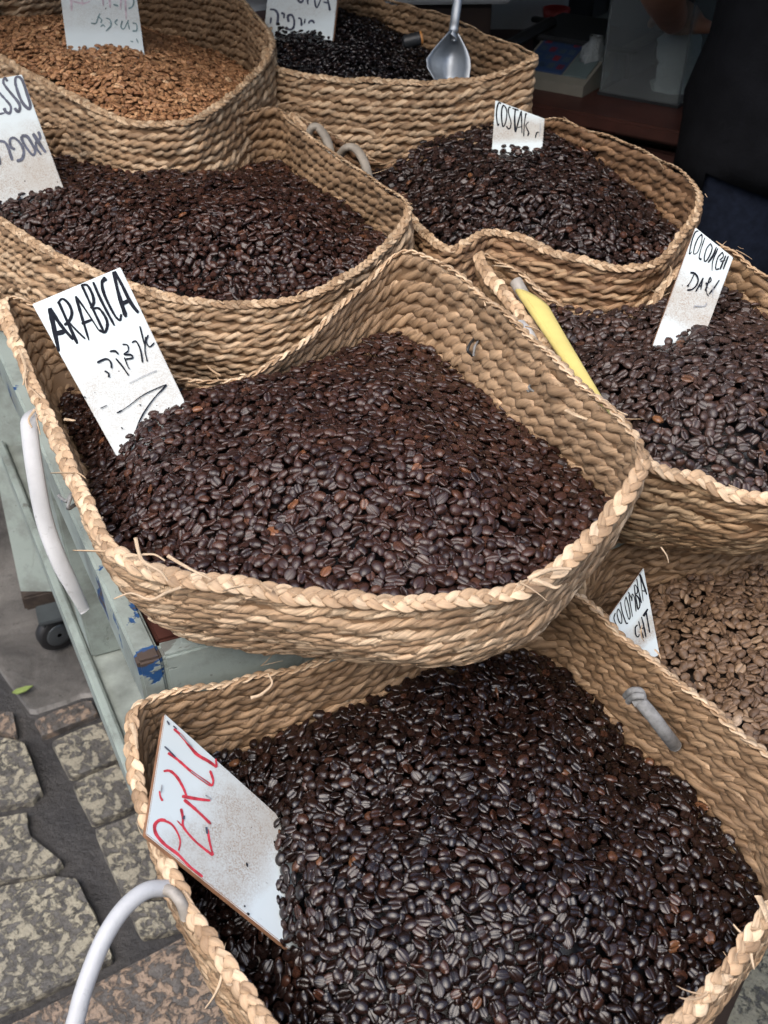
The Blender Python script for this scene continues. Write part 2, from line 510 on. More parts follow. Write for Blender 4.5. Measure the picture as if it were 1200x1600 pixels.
# shop behind: dark room open towards the stall
def slab(name, c, sx, sy, sz, mat, X=(1, 0)):
    o = obj(name, *box(c, sx, sy, sz, X), mat, smooth=False)
    return tag(o, kind='structure')
slab('shop_back_wall', (.3, 3.45, 0), 5.2, .12, 2.7, SHOPWALL)
slab('shop_side_wall', (-2.35, 2.75, 0), .12, 1.27, 2.7, CEIL)
slab('shop_side_wall', (2.95, 2.75, 0), .12, 1.27, 2.7, CEIL)
slab('shop_ceiling', (.3, 2.68, 2.703), 5.42, 1.66, .15, CEIL)
slab('shop_front_wall', (.3, 1.86, 1.72), 5.42, .09, .98, SHOPWALL)  # unseen; lower edge brought down to keep daylight out of the room
slab('shop_floor', (.3, 2.68, -.011), 5.2, 1.6, .012, DARKWOOD)
o = obj('shading_awning', *prism([(-2.3, 1.81, 2.02), (2.9, 1.81, 2.02), (2.9, .98, 1.66), (-2.3, .98, 1.66)], (0, 0, 1), .012), simple('shading_canvas', (.12, .13, .12), .9), smooth=False)  # out of view, added to block daylight from the shop interior
tag(o, 'unseen dark awning added above the back baskets to shade the shop', 'awning')

for nm, c_, sx_, sy_ in (('unseen_street_facade', (0, -8.5, 0), 40, .4), ):
    slab(nm, c_, sx_, sy_, 7.0, FACADE)  # unseen house front opposite, added to narrow the sky the beans reflect
# ================================================================== TABLE
A0 = np.array((-.197, .570))
dS = np.array((-.46, .888)); dS /= np.linalg.norm(dS)      # along the side, away from the camera
dF = np.array((.927, .375)); dF /= np.linalg.norm(dF)      # along the front
ZT = .74
def tp(a, b, z):
    q = A0 + dF * a + dS * b
    return np.array((q[0], q[1], z))
TW, TD = .93, 1.5
tab = empty('market_table', tp(TW / 2, TD / 2, 0))
tag(tab, 'mint painted wooden market table with chipped blue patches carrying the upper coffee baskets', 'table')
def slanted(a0, a1, b0, b1, z0, z1):
    P = [tp(a0, b0, z0), tp(a1, b0, z0), tp(a1, b1, z0), tp(a0, b1, z0), tp(a0, b0, z1), tp(a1, b0, z1), tp(a1, b1, z1), tp(a0, b1, z1)]
    bm = bmesh.new()
    vv = [bm.verts.new(p) for p in P]
    for f in BOXF:
        bm.faces.new([vv[i] for i in f])
    bmesh.ops.recalc_face_normals(bm, faces=bm.faces[:])
    bmesh.ops.bevel(bm, geom=bm.edges[:], offset=.0025, segments=2, affect='EDGES')
    bmesh.ops.subdivide_edges(bm, edges=[e for e in bm.edges if e.calc_length() > .2], cuts=3)
    bm.verts.index_update()
    V = np.array([v.co[:] for v in bm.verts])
    Fc = [tuple(v.index for v in f.verts) for f in bm.faces]
    bm.free()
    return V, Fc
for i in range(6):                     # boards of the top
    w = (TD - .04) / 6
    obj('top_board', *slanted(.022, TW - .022, .022 + i * w + .002, .022 + (i + 1) * w - .002, ZT - .024, ZT - .004), DARKWOOD if i else REDWOOD, tab, smooth=False)
obj('front_apron', *slanted(0.0205, TW - .0205, 0, .0195, ZT - .058, ZT), MINT, tab, smooth=False)
obj('side_apron', *slanted(0, .02, 0, TD, ZT - .056, ZT + .001), MINT_WORN, tab, smooth=False)
obj('side_apron', *slanted(TW - .02, TW, 0, TD, ZT - .085, ZT + .001), MINT, tab, smooth=False)
obj('back_apron', *slanted(.0205, TW - .0205, TD - .02, TD, ZT - .085, ZT), MINT, tab, smooth=False)
for a, b in ((.006, .42), (TW - .061, .26), (TW - .061, TD - .17)):
    lg = obj('leg', *slanted(a, a + .042, b, b + .07, .3575 if b < 1 else .09, ZT - .0565 if a < 0 else ZT - .0565), MINT, tab, smooth=False)
lb, lt = at(64, 910, .095), at(-33, 430, .62)
lg = obj('leg', *join([prism([lb + np.array((x * .03, y * .024, 0)) for x, y in ((-1, -1), (1, -1), (1, 1), (-1, 1))], lt - lb, 1.0)]), MINT, tab, smooth=False)
lg = obj('leg_shoe', *box(lb - np.array((0, 0, .034)), .075, .06, .033, dF, .004), RUST, tab, smooth=False)
# lower shelf board along the side with its thin raised lip
obj('lower_shelf', *slanted(.0045, .30, .04, 1.35, .335, .357), CONCRETE_PAINT, tab, smooth=False)
obj('shelf_lip', *slanted(-.008, .004, .03, 1.35, .315, .366), MINT, tab, smooth=False)
for a, b in ((.05, .05), (.05, 1.25), (TW - .1, .05), (TW - .1, 1.25)):
    obj('caster_post', *slanted(a, a + .05, b, b + .05, .10, .334), MINT, tab, smooth=False)
def caster(c, ax, parent=None):
    ax = np.asarray(ax, float)
    t = obj('caster_wheel', *lathe(np.array(c) - ax * .012, [(.012, 0), (.030, 0), (.036, .004), (.036, .020), (.030, .024), (.012, .024)], 24, ax), RUBBER, parent)
    obj('hub', *lathe(np.array(c) - ax * .0135, [(.004, 0), (.024, 0), (.0245, .002), (.0245, .025), (.02, .027), (.004, .027)], 20, ax), ZINC, t)
    return t
cc = at(88, 985, .036)
cc[2] = .034
caster(cc, (.62, -.78, 0), tab)
obj('caster_fork', *slanted(0, .001, 0, .001, 0, .001), ZINC, tab, smooth=False).hide_render = False
bpy.data.objects.remove(bpy.data.objects['caster_fork'])
fk = cc + np.array((0, 0, .045))
obj('caster_fork', *join([box(fk + np.array((0, 0, -.004)), .05, .05, .008, dF, .002), box(fk + np.array((dF[0] * .018, dF[1] * .018, -.05)), .003, .03, .05, dF), box(fk - np.array((dF[0] * .018, dF[1] * .018, .05)), .003, .03, .05, dF)]), ZINC, tab, smooth=False)
for a, b in ((.075, .075), (TW - .075, .075), (TW - .075, 1.27)):
    caster(tp(a, b, .036), (dF[0], dF[1], 0), tab)
# the low bench carrying the two front baskets
bn = empty('low_bench', (.16, .50, 0))
tag(bn, 'low dark wooden bench hidden under the two lower front coffee baskets', 'bench')
bX = np.array((.93, .36)); bX /= np.linalg.norm(bX); bY = np.array((-bX[1], bX[0]))
for k in range(3):
    q = np.array((.185, .585)) + bY * (k - 1) * .05
    obj('bench_board', *box((q[0], q[1], .47), .50, .046, .025, bX, .003), DARKWOOD, bn, smooth=False)
for a in (-.22, .22):
    for b in (-.04, .045):
        q = np.array((.185, .585)) + bX * a + bY * b
        obj('leg', *box((q[0], q[1], -.002), .04, .04, .471, bX, .003), DARKWOOD, bn, smooth=False)

# ================================================================== BASKETS
def poly_mask(poly, X, Y):
    ins = np.zeros(X.shape, bool)
    x, y = poly[:, 0], poly[:, 1]
    x2, y2 = np.roll(x, -1), np.roll(y, -1)
    for a, b, c, d in zip(x, y, x2, y2):
        if b == d:
            continue
        cond = ((b > Y) != (d > Y)) & (X < (c - a) * (Y - b) / (d - b) + a)
        ins ^= cond
    return ins

class Basket:
    def __init__(s, label, rim, zbase, mat, mat_rim, scale=.82, near=2, courses=12, bulge=.012, world_pts=False, shift=(0, 0), skip=0, rs=None):
        pts = np.array(rim, float) if world_pts else np.array([at(*p) for p in rim])
        R = crom(pts, 24)
        s.n = 480
        s.rim, s.per = resample(R, s.n)
        area = np.sum(s.rim[:, 0] * np.roll(s.rim[:, 1], -1) - s.rim[:, 1] * np.roll(s.rim[:, 0], -1))
        if area < 0:
            s.rim = s.rim[::-1]
        s.c = s.rim[:, :2].mean(0)
        base = np.c_[s.c + (s.rim[:, :2] - s.c) * scale + np.array(shift), np.full(s.n, zbase)]
        for _ in range(40):            # the base is rounder than the rim
            base = .5 * base + .25 * (np.roll(base, 1, 0) + np.roll(base, -1, 0))
        s.base = base
        T = nrm(np.roll(s.rim, -4, 0) - np.roll(s.rim, 4, 0))
        T[:, 2] = 0
        T = nrm(T)
        s.out = np.c_[T[:, 1], -T[:, 0], np.zeros(s.n)]
        s.bulge, s.zb = bulge, zbase
        s.wob = [(rng.normal(0, .0016), rng.integers(2, 9), rng.uniform(0, 6.28)) for _ in range(6)]
        s.root = empty('straw_basket', (s.c[0], s.c[1], zbase))
        tag(s.root, label, 'basket', 'woven straw baskets of coffee beans')
        s.mat = mat
        s.rs = rs or (.78 if near > 1 else .58)
        s.build(near, courses, mat, mat_rim, skip)
    def level(s, h):                   # wall section at the fraction h of its height
        P = s.base * (1 - h) + s.rim * h
        u = np.arange(s.n) / s.n * 2 * np.pi
        w = sum(a * np.sin(k * u + p + h * 4) for a, k, p in s.wob)
        return P + s.out * (s.bulge * math.sin(math.pi * min(1, h * .9 + .1)) + w * math.sin(math.pi * h))[:, None]
    def build(s, near, courses, mat, mat_rim, skip):
        ds, kk = ((.0024, 12), (.0028, 11), (.0034, 9))[2 - near]
        flat = near > 1
        H = (s.rim[:, 2] - s.zb).mean()
        hs = (np.arange(courses) + .55) / courses
        pitch = H / courses
        for ci, h in enumerate(hs):
            if ci < skip:
                continue
            Lh = s.level(h)
            half_ = s.level(min(1, h + .5 / courses)) - s.level(h - .5 / courses)
            Q, per = resample_with(Lh, np.c_[Lh, s.out, s.level(min(1, h + .04)) - s.level(h - .04), np.linalg.norm(half_, axis=1)], max(60, int(s.per / ds)))
            C, O, up, lp = Q[:, :3], nrm(Q[:, 3:6]), nrm(Q[:, 6:9]), Q[:, 9]
            n = len(C)
            u = np.arange(n) / n
            # uneven hand weaving
            jz = sum(rng.normal(0, .0009) * np.sin(2 * np.pi * k * u + rng.uniform(0, 6.28)) for k in (5, 9, 14, 23, 37))
            jn = sum(rng.normal(0, .0006) * np.sin(2 * np.pi * k * u + rng.uniform(0, 6.28)) for k in (4, 11, 19, 31))
            C = C + up * jz[:, None] + O * jn[:, None]
            lay = max(8, int(round(per / (.033 if flat else .030))))
            al = 2 * np.pi * lay * u + rng.uniform(0, 6.28) + sum(rng.normal(0, .5) * np.sin(2 * np.pi * k * u + rng.uniform(0, 6.28)) for k in (3, 7, 13, 29))
            ph = np.linspace(0, 2 * np.pi, kk, endpoint=False)
            q = (ph[None] - al[:, None]) / np.pi
            j = np.round(q)
            dl = (q - j) * np.pi
            strand = (j.astype(int) % 2)
            x = dl / (np.pi / 2)
            rho = .46 * np.cos(dl) + np.sqrt(np.maximum(.36 - (.46 * np.sin(dl)) ** 2, .01))
            if flat:               # flat split leaf on the outside, rounder twist within
                rl = .84 + .18 * x - .50 * np.clip((np.abs(x) - .70) / .30, 0, 1) ** 1.5
                wo = np.clip(np.cos(ph) * 2 + .5, 0, 1)[None]
                rho = rl * wo + rho * (1 - wo)
            # one random tone per visible stitch: a stitch is half a turn of one strand
            stitch = np.floor((al[:, None] / np.pi + strand)).astype(int)
            tab_ = rng.random(lay * 2 + 12)
            tabr = rng.normal(1, .09, lay * 2 + 12)
            cross_ = np.floor(al[:, None] / np.pi - (ph[None] > np.pi) * 0 + .5 * 0).astype(int)
            idx = (np.round((al[:, None] - ph[None]) / np.pi) + 2).astype(int) % (lay * 2)
            rho = rho * tabr[idx]
            tint = np.clip((.10 + .8 * tab_[idx] + .06 * rng.normal()) * np.where(np.cos(ph) < -.1, .36, 1.0)[None], 0, 1)     # inner faces are toned darker than the outer
            rb_, ra_ = np.maximum(lp * (.64 if flat else .56), .0034)[:, None], (.0043 if flat else .0046)
            V = C[:, None] + O[:, None] * (ra_ * rho * np.cos(ph))[..., None] + up[:, None] * (rb_ * rho * np.sin(ph))[..., None]
            # fibres run along the strand, across the stitch is the second coordinate
            uv = np.stack([np.broadcast_to(u[:, None] * per, q.shape) + ci * 3.1, (dl / np.pi) * .016 + idx * .037], -1)
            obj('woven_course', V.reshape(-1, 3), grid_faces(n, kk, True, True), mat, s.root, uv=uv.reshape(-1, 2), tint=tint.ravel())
        # dark backing sheet in place of the warp, toned like shaded gaps
        hh = np.linspace(max(0, (skip - .5) / courses), .985, 15)
        Lv = [s.level(h)[::2] for h in hh]
        obj('gap_backing', np.concatenate(Lv), grid_faces(len(hh), 240, False, True), mat, s.root, uv=np.zeros((240 * len(hh), 2)), tint=np.zeros(240 * len(hh)))
        # bottom
        B, _ = resample(s.level(.02), 60)
        obj('bottom', np.vstack([B, [[s.c[0], s.c[1], s.zb + .004]]]), [(i, (i + 1) % 60, 60) for i in range(60)], mat, s.root, uv=np.zeros((61, 2)), tint=np.full(61, .3))
        # braided rim of three flat strands
        per = s.per
        nb = max(12, int(round(per / (.037 * s.rs))))
        n = nb * (14 if near > 1 else 10)
        Q, _ = resample_with(s.rim, np.c_[s.rim, s.out], n)
        C, O = Q[:, :3], nrm(Q[:, 3:6])
        T = nrm(np.roll(C, -1, 0) - np.roll(C, 1, 0))
        Lt = nrm(O * .86 - np.array((0, 0, .50)))
        Lt = nrm(Lt - T * np.sum(Lt * T, 1, keepdims=True))
        Nf = nrm(np.cross(T, Lt))
        Nf *= np.sign(Nf[:, 2:3])
        C = C + Nf * .002
        u = np.arange(n) / n
        C = C + np.array((0, 0, 1)) * sum(rng.normal(0, .0008) * np.sin(2 * np.pi * k * u + rng.uniform(0, 6.28)) for k in (6, 13, 22))[:, None]
        rimo = empty('braided_rim', (0, 0, 0))
        rimo.parent = s.root
        kk = 10 if near > 1 else 8
        for k in range(3):
            p = 2 * np.pi * nb * u + k * 2 * np.pi / 3
            wv = 1 + sum(rng.normal(0, .10) * np.sin(2 * np.pi * q * u + rng.uniform(0, 6.28)) for q in (7, 17, 41, 67))
            p = p + sum(rng.normal(0, .12) * np.sin(2 * np.pi * q * u + rng.uniform(0, 6.28)) for q in (5, 13, 29))
            Pk = C + Lt * (.0043 * s.rs * np.sin(p) * wv)[:, None] + Nf * (.0017 * s.rs * np.sin(2 * p))[:, None]
            Tk = nrm(np.roll(Pk, -1, 0) - np.roll(Pk, 1, 0))
            W = nrm(np.cross(Nf, Tk))
            N2 = nrm(np.cross(Tk, W))
            ph = np.linspace(0, 2 * np.pi, kk, endpoint=False)
            V = Pk[:, None] + W[:, None] * (.0043 * s.rs * np.cos(ph))[None, :, None] * wv[:, None, None] + N2[:, None] * (.0014 * s.rs * np.sin(ph))[None, :, None]
            half = np.floor(p / np.pi).astype(int)
            tt = rng.random(nb * 2 + 8)
            tint = np.clip(.12 + .88 * tt[half % (nb * 2 + 8)], 0, 1)
            uv = np.stack([np.broadcast_to((u * per)[:, None], (n, kk)) + k * 7.7, np.broadcast_to((.0043 * np.cos(ph))[None], (n, kk)) + half[:, None] * .041], -1)
            obj('strand', V.reshape(-1, 3), grid_faces(n, kk, True, True), mat_rim, rimo, uv=uv.reshape(-1, 2), tint=np.repeat(tint, kk))
        s.mat_rim = mat_rim
    def straws(s, cnt, lo=.008, hi=.026, where=None):
        for _ in range(cnt):
            i = rng.integers(s.n) if where is None else int(where * s.n + rng.normal(0, 8)) % s.n
            p = s.rim[i] + s.out[i] * rng.uniform(-.006, .010) + np.array((0, 0, rng.uniform(-.002, .007)))
            tdir = nrm(s.rim[(i + 3) % s.n] - s.rim[i]) * rng.choice((-1, 1)) + s.out[i] * rng.normal(0, .5) + np.array((0, 0, rng.normal(.15, .35)))
            tdir = nrm(tdir)
            straw(s.root, p, tdir, rng.uniform(lo, hi), rng.uniform(.0005, .0015), s.mat_rim)

def straw(parent, p, d, L, w, mat, bend=None):
    n = 7
    b = rng.normal(0, .5, 3) if bend is None else np.asarray(bend)
    t = np.linspace(0, 1, n)[:, None]
    P = p + d * L * t + b * L * .5 * t ** 2
    ra = w * (1 - .55 * np.linspace(0, 1, n) ** 2)
    V, Fc = tube(P, ra, ra * .2, 5, ref=nrm(rng.normal(0, 1, 3)))
    k = len(V)
    return obj('loose_straw', V, Fc, mat, parent, uv=np.c_[np.repeat(np.linspace(0, L, n), 5), np.tile(np.linspace(0, .003, 5), n)][:k], tint=np.full(k, rng.uniform(.55, 1)))

ARA = Basket('pale straw basket holding the ARABICA sign, overhanging the mint table corner',
    [(10, 470, .865), (42, 575, .862), (85, 675, .86), (130, 775, .86), (185, 868, .862), (290, 905, .856), (450, 928, .85), (600, 942, .85), (740, 938, .853), (860, 898, .862), (945, 815, .878), (1003, 712, .905),
     (930, 625, .912), (800, 505, .918), (710, 430, .925), (640, 398, .925), (585, 432, .905), (500, 515, .875), (420, 575, .86), (340, 602, .855), (270, 590, .853), (130, 520, .86)],
    ZT + .004, STRAW_PALE, STRAW_PALE, scale=.79, near=2, courses=14, bulge=.016, shift=(.012, .004), rs=.82)
PER = Basket('straw basket with the red lettered PERU sign, lowest at the front',
    [(228, 1098, .722), (208, 1160, .712), (225, 1260, .70), (258, 1340, .692), (300, 1425, .686), (360, 1515, .68), (430, 1610, .675), (560, 1700, .672), (780, 1720, .67), (930, 1675, .67), (1040, 1608, .672), (1120, 1535, .678), (1185, 1445, .69), (1262, 1335, .722),
     (1245, 1236, .735), (1132, 1128, .735), (1002, 1024, .736), (868, 914, .742), (760, 945, .735), (560, 1020, .726), (380, 1066, .722)],
    .497, STRAW_TAN, STRAW_PALE, scale=.86, near=2, courses=25, bulge=.012, skip=9)
CDK = Basket('golden straw basket with the COLOMBIA DARK sign and rolled yellow paper',
    [(748, 402, .905), (800, 478, .895), (870, 560, .89), (950, 655, .88), (1003, 722, .865), (1090, 752, .848), (1200, 782, .838), (1330, 760, .84), (1420, 640, .86), (1330, 520, .89), (1200, 440, .905), (1130, 392, .915),
     (1085, 410, .90), (1040, 445, .885), (1005, 492, .865), (930, 506, .858), (870, 482, .866), (808, 428, .89)],
    ZT + .002, STRAW_GOLD, STRAW_PALE, scale=.70, near=2, courses=13, bulge=.014)
CLT = Basket('straw basket of pale beans with the COLOMBIA LIGHT sign, lower right',
    [(.185, .700, .672), (.245, .605, .665), (.320, .505, .66), (.405, .430, .66), (.52, .47, .705), (.585, .60, .71), (.56, .745, .72), (.42, .765, .718), (.30, .74, .72), (.215, .735, .725)],
    .497, STRAW_TAN, STRAW_PALE, scale=.86, near=1, courses=24, bulge=.006, world_pts=True, skip=12, rs=.8)
ESP = Basket('brown straw basket behind ARABICA with two grey handle loops standing up',
    [(-130, 290, .91), (0, 345, .90), (60, 385, .895), (160, 432, .885), (290, 470, .88), (420, 476, .88), (520, 446, .89), (600, 388, .905), (637, 328, .932), (590, 288, .938), (520, 242, .945), (455, 195, .95), (425, 172, .953), (330, 190, .94), (150, 200, .93), (-80, 215, .92)],
    ZT + .001, STRAW_TAN, STRAW_TAN, scale=.84, near=1, courses=17, bulge=.022, skip=4)
COS = Basket('brown straw basket with the COSTARICA sign beside the black clothed person',
    [(455, 181, .95), (520, 248, .925), (590, 312, .908), (640, 342, .90), (695, 390, .895), (765, 362, .905), (840, 386, .90), (910, 410, .895), (985, 422, .893), (1045, 392, .905), (1092, 312, .935), (1050, 264, .945), (985, 230, .948), (900, 200, .948), (850, 191, .942), (770, 226, .912), (690, 243, .90), (600, 258, .908), (520, 213, .932)],
    ZT + .001, STRAW_BROWN, STRAW_TAN, scale=.84, near=1, courses=18, bulge=.016, skip=5)
TAN = Basket('tall straw basket of light tan beans in the back row',
    [(-60, 55, 1.0), (0, 90, .985), (90, 140, .972), (180, 185, .962), (245, 196, .96), (305, 186, .963), (365, 148, .975), (412, 100, .988), (424, 62, 1.0), (400, 28, 1.005), (350, -10, 1.01), (200, -30, 1.0), (40, -20, 1.0)],
    ZT + .001, STRAW_TAN, STRAW_TAN, scale=.84, near=0, courses=24, bulge=.02, skip=9)
ETH = Basket('wide straw basket with black beans and a metal scoop standing in it',
    [(415, 80, .975), (432, 108, .97), (500, 121, .968), (640, 132, .968), (760, 121, .975), (812, 105, .988), (836, 92, 1.0), (800, 72, 1.0), (750, 52, 1.0), (690, 26, 1.0), (610, 4, 1.0), (520, -5, .995), (440, 15, .985)],
    ZT + .001, STRAW_TAN, STRAW_TAN, scale=.80, near=0, courses=24, bulge=.018, skip=8)
BCK = Basket('straw basket behind the tan bean basket, only its lower wall in view',
    [(-.78, 1.72, 1.12), (-.60, 1.66, 1.10), (-.47, 1.75, 1.12), (-.44, 1.92, 1.14), (-.56, 2.05, 1.15), (-.75, 2.0, 1.15), (-.85, 1.86, 1.14)],
    ZT + .16, STRAW_TAN, STRAW_TAN, scale=.84, near=0, courses=20, bulge=.02, world_pts=True)
obj('riser_board', *slanted(.03, .30, 1.12, 1.44, ZT - .003, ZT + .158), DARKWOOD, tab, smooth=False)
for b_, n_ in ((ARA, 30), (PER, 26), (CDK, 16), (ESP, 14), (COS, 8), (CLT, 6)):
    b_.straws(n_)
    b_.straws(int(n_ * 1.6), .004, .011)

# a few particular frayed ends and the long pale bent straw
def px_straw(bk, pts, w, mat=None):
    P = crom(np.array([att(u, v, t) for u, v, t in pts]), 4, False)
    ra = w * np.linspace(1, .5, len(P))
    V, Fc = tube(P, ra, ra * .22, 5, ref=(.2, -.6, .7))
    obj('loose_straw', V, Fc, mat or STRAW_PALE, bk.root, uv=np.c_[np.repeat(np.linspace(0, .06, len(P)), 5), np.tile(np.linspace(0, .003, 5), len(P))], tint=np.full(len(V), .95))
px_straw(ARA, [(283, 918, .72), (262, 925, .715), (235, 937, .712), (205, 927, .715), (178, 936, .715)], .0012)
px_straw(ARA, [(212, 840, .725), (222, 875, .715), (250, 892, .712), (262, 908, .712)], .0015)
px_straw(ARA, [(262, 868, .72), (290, 885, .71), (330, 905, .705)], .0015)
px_straw(ARA, [(195, 870, .725), (212, 868, .72), (240, 866, .72), (258, 876, .715)], .0012)
px_straw(ARA, [(825, 905, .70), (850, 893, .70), (872, 888, .705), (893, 889, .705)], .0022)
px_straw(ARA, [(832, 905, .70), (852, 912, .695), (868, 918, .695), (878, 914, .69)], .0020)
px_straw(ARA, [(30, 545, .95), (40, 575, .93), (36, 602, .93)], .0016)
px_straw(ARA, [(55, 640, .90), (45, 655, .895), (50, 668, .89)], .0014)
px_straw(PER, [(205, 1130, .78), (212, 1150, .775), (214, 1170, .775)], .0022)
px_straw(PER, [(392, 1090, .785), (408, 1085, .78), (425, 1068, .785), (418, 1052, .79)], .0015)
px_straw(CDK, [(885, 640, .83), (900, 648, .82), (918, 655, .815)], .0024)
px_straw(CDK, [(1033, 855, .77), (1042, 868, .765), (1045, 880, .76)], .0007)
px_straw(PER, [(1185, 1400, .70), (1196, 1425, .69), (1200, 1440, .69)], .0030)
px_straw(ARA, [(100, 655, .89), (118, 657, .885)], .0016)

# handles (plastic hose over rope), parts of their baskets
def handle(bk, pts, r, mat=HOSE, flat=1.0, name='handle', k=14):
    P = crom(np.array([att(*p) for p in pts]), 8, False)
    V, Fc = tube(P, r, r * flat, k)
    return obj(name, V, Fc, mat, bk.root)
handle(ARA, [(66, 640, .925), (48, 652, .905), (46, 672, .90), (55, 740, .895), (70, 815, .90), (92, 875, .90), (114, 918, .905), (133, 955, .915)], np.r_[np.full(44, .0076), np.linspace(.0076, .0052, 13)], HOSE_DIRTY, .42)
handle(PER, [(272, 1391, .724), (258, 1388, .72), (228, 1392, .71), (195, 1418, .70), (165, 1462, .69), (140, 1520, .68), (122, 1580, .672), (112, 1650, .67), (150, 1760, .68), (300, 1790, .70)], .0060, HOSE_DIRTY)
handle(PER, [(256, 1389, .717), (272, 1396, .712), (284, 1412, .708), (291, 1434, .712)], .0042, HOSE_OLD, 1.0, 'handle_rope', 8)
handle(ESP, [(481, 240, 1.245), (480, 218, 1.222), (488, 199, 1.21), (500, 202, 1.21), (513, 226, 1.205), (522, 275, 1.205)], .0056, HOSE_GREY, .8)
handle(ESP, [(528, 262, 1.225), (530, 245, 1.21), (541, 231, 1.195), (556, 233, 1.19), (570, 256, 1.185), (580, 300, 1.185)], .0056, HOSE_GREY, .8)
handle(CDK, [(806, 440, .985), (815, 456, .98), (826, 475, .975), (838, 496, .97)], .0062, HOSE_OLD)
handle(CDK, [(812, 505, .945), (825, 520, .93), (840, 545, .92), (855, 580, .905)], .0055, HOSE, .6)
# knotted hose on the inner wall of the PERU basket
handle(PER, [(990, 1086, .822), (1000, 1096, .808), (1022, 1122, .80), (1040, 1146, .806), (1054, 1164, .83)], .0055, STRING)
handle(PER, [(978, 1088, .82), (986, 1080, .808), (1000, 1080, .806), (1004, 1092, .804), (990, 1100, .806)], .0030, STRING, 1.0, 'handle_knot', 8)
handle(PER, [(982, 1096, .815), (992, 1088, .802), (1006, 1088, .80)], .0028, STRING, 1.0, 'handle_knot', 8)
handle(ARA, [(740, 530, .965), (734, 538, .953), (731, 548, .950), (738, 556, .955)], .0014, BLACKPL, 1, 'tie_string', 6)
handle(ARA, [(748, 532, .965), (742, 542, .950), (740, 556, .950)], .0012, STRING, 1, 'tie_string', 6)
handle(ARA, [(820, 600, .90), (826, 612, .89), (832, 600, .89), (826, 605, .885), (834, 612, .885)], .0010, STRING, 1, 'tie_string', 6)
handle(ARA, [(92, 775, .845), (104, 783, .825), (112, 772, .822), (106, 794, .82), (118, 788, .83)], .0016, STRING, 1, 'tie_string', 6)
handle(PER, [(400, 1480, .77), (403, 1500, .755), (408, 1518, .755)], .0018, HOSE_OLD, .5, 'loose_straw', 6)
for u, v in ((790, 110), (300, 45), (335, 68)):
    pass

# ================================================================== COFFEE BEANS
def bean_template(nl, groove=True):
    if nl == 2:
        lon = np.radians([0, 14, 48, 88, 128, 180, 232, 272, 312, 346])
        xs = np.array([-.90, -.52, 0, .52, .90])
    elif nl == 0:
        lon = np.radians([0, 35, 105, 180, 255, 325])
        xs = np.array([-.72, 0, .72])
    elif nl == 1:
        lon = np.radians([0, 22, 80, 135, 180, 225, 280, 338])
        xs = np.array([-.86, -.36, .36, .86])
    else:
        lon = np.radians([0, 10, 22, 48, 75, 105, 140, 180, 220, 255, 285, 312, 338, 350])
        xs = np.array([-.965, -.84, -.62, -.32, 0, .32, .62, .84, .965])
    rings = []
    for k, x in enumerate(xs):
        r = (1 - x * x) ** .5
        y = np.sin(lon) * r
        z = -np.cos(lon) * r
        z = np.where(z < 0, z * .42 * (1 - .25 * np.abs(y)), z * 1.0)        # flat face below, dome above
        if nl != 1 or True:
            z[0] += .40 * r ** .5
            y[0] += .10 * math.sin(3 * x)
            y[1] += .07 * math.sin(3 * x)
            y[-1] += .07 * math.sin(3 * x)
        rings.append(np.stack([np.full_like(y, x), y, z], 1))
    V = np.concatenate(rings + [np.array([[-1., 0, .1], [1., 0, .1]])])
    n, m = len(xs), len(lon)
    Fc = [list(f) for f in grid_faces(n, m, False, True)]
    T = []
    for f in Fc:
        T += [(f[0], f[2], f[1]), (f[0], f[3], f[2])]
    for j in range(m):
        T.append((j, (j + 1) % m, n * m))
        T.append(((n - 1) * m + (j + 1) % m, (n - 1) * m + j, n * m + 1))
    cmul = np.ones(len(V))
    cmul[np.arange(n) * m] = .42                            # the seam line is coloured darker
    return V, np.array(T), cmul
BEANS = {k: bean_template(k) for k in (0, 1, 2, 3)}

def rbf(ctrl):
    P = np.array([at(u, v, z) for u, v, z in ctrl])
    X, Z = P[:, :2], P[:, 2]
    n = len(X)
    D = np.linalg.norm(X[:, None] - X[None], axis=2)
    K = D + np.eye(n) * -.02
    A = np.zeros((n + 3, n + 3))
    A[:n, :n] = K
    A[:n, n], A[:n, n + 1:] = 1, X
    A[n, :n], A[n + 1:, :n] = 1, X.T
    w = np.linalg.solve(A, np.r_[Z, 0, 0, 0])
    def f(x, y):
        q = np.stack([x, y], -1)
        d = np.linalg.norm(q[..., None, :] - X, axis=-1)
        return d @ w[:n] + w[n] + q @ w[n + 1:]
    return f

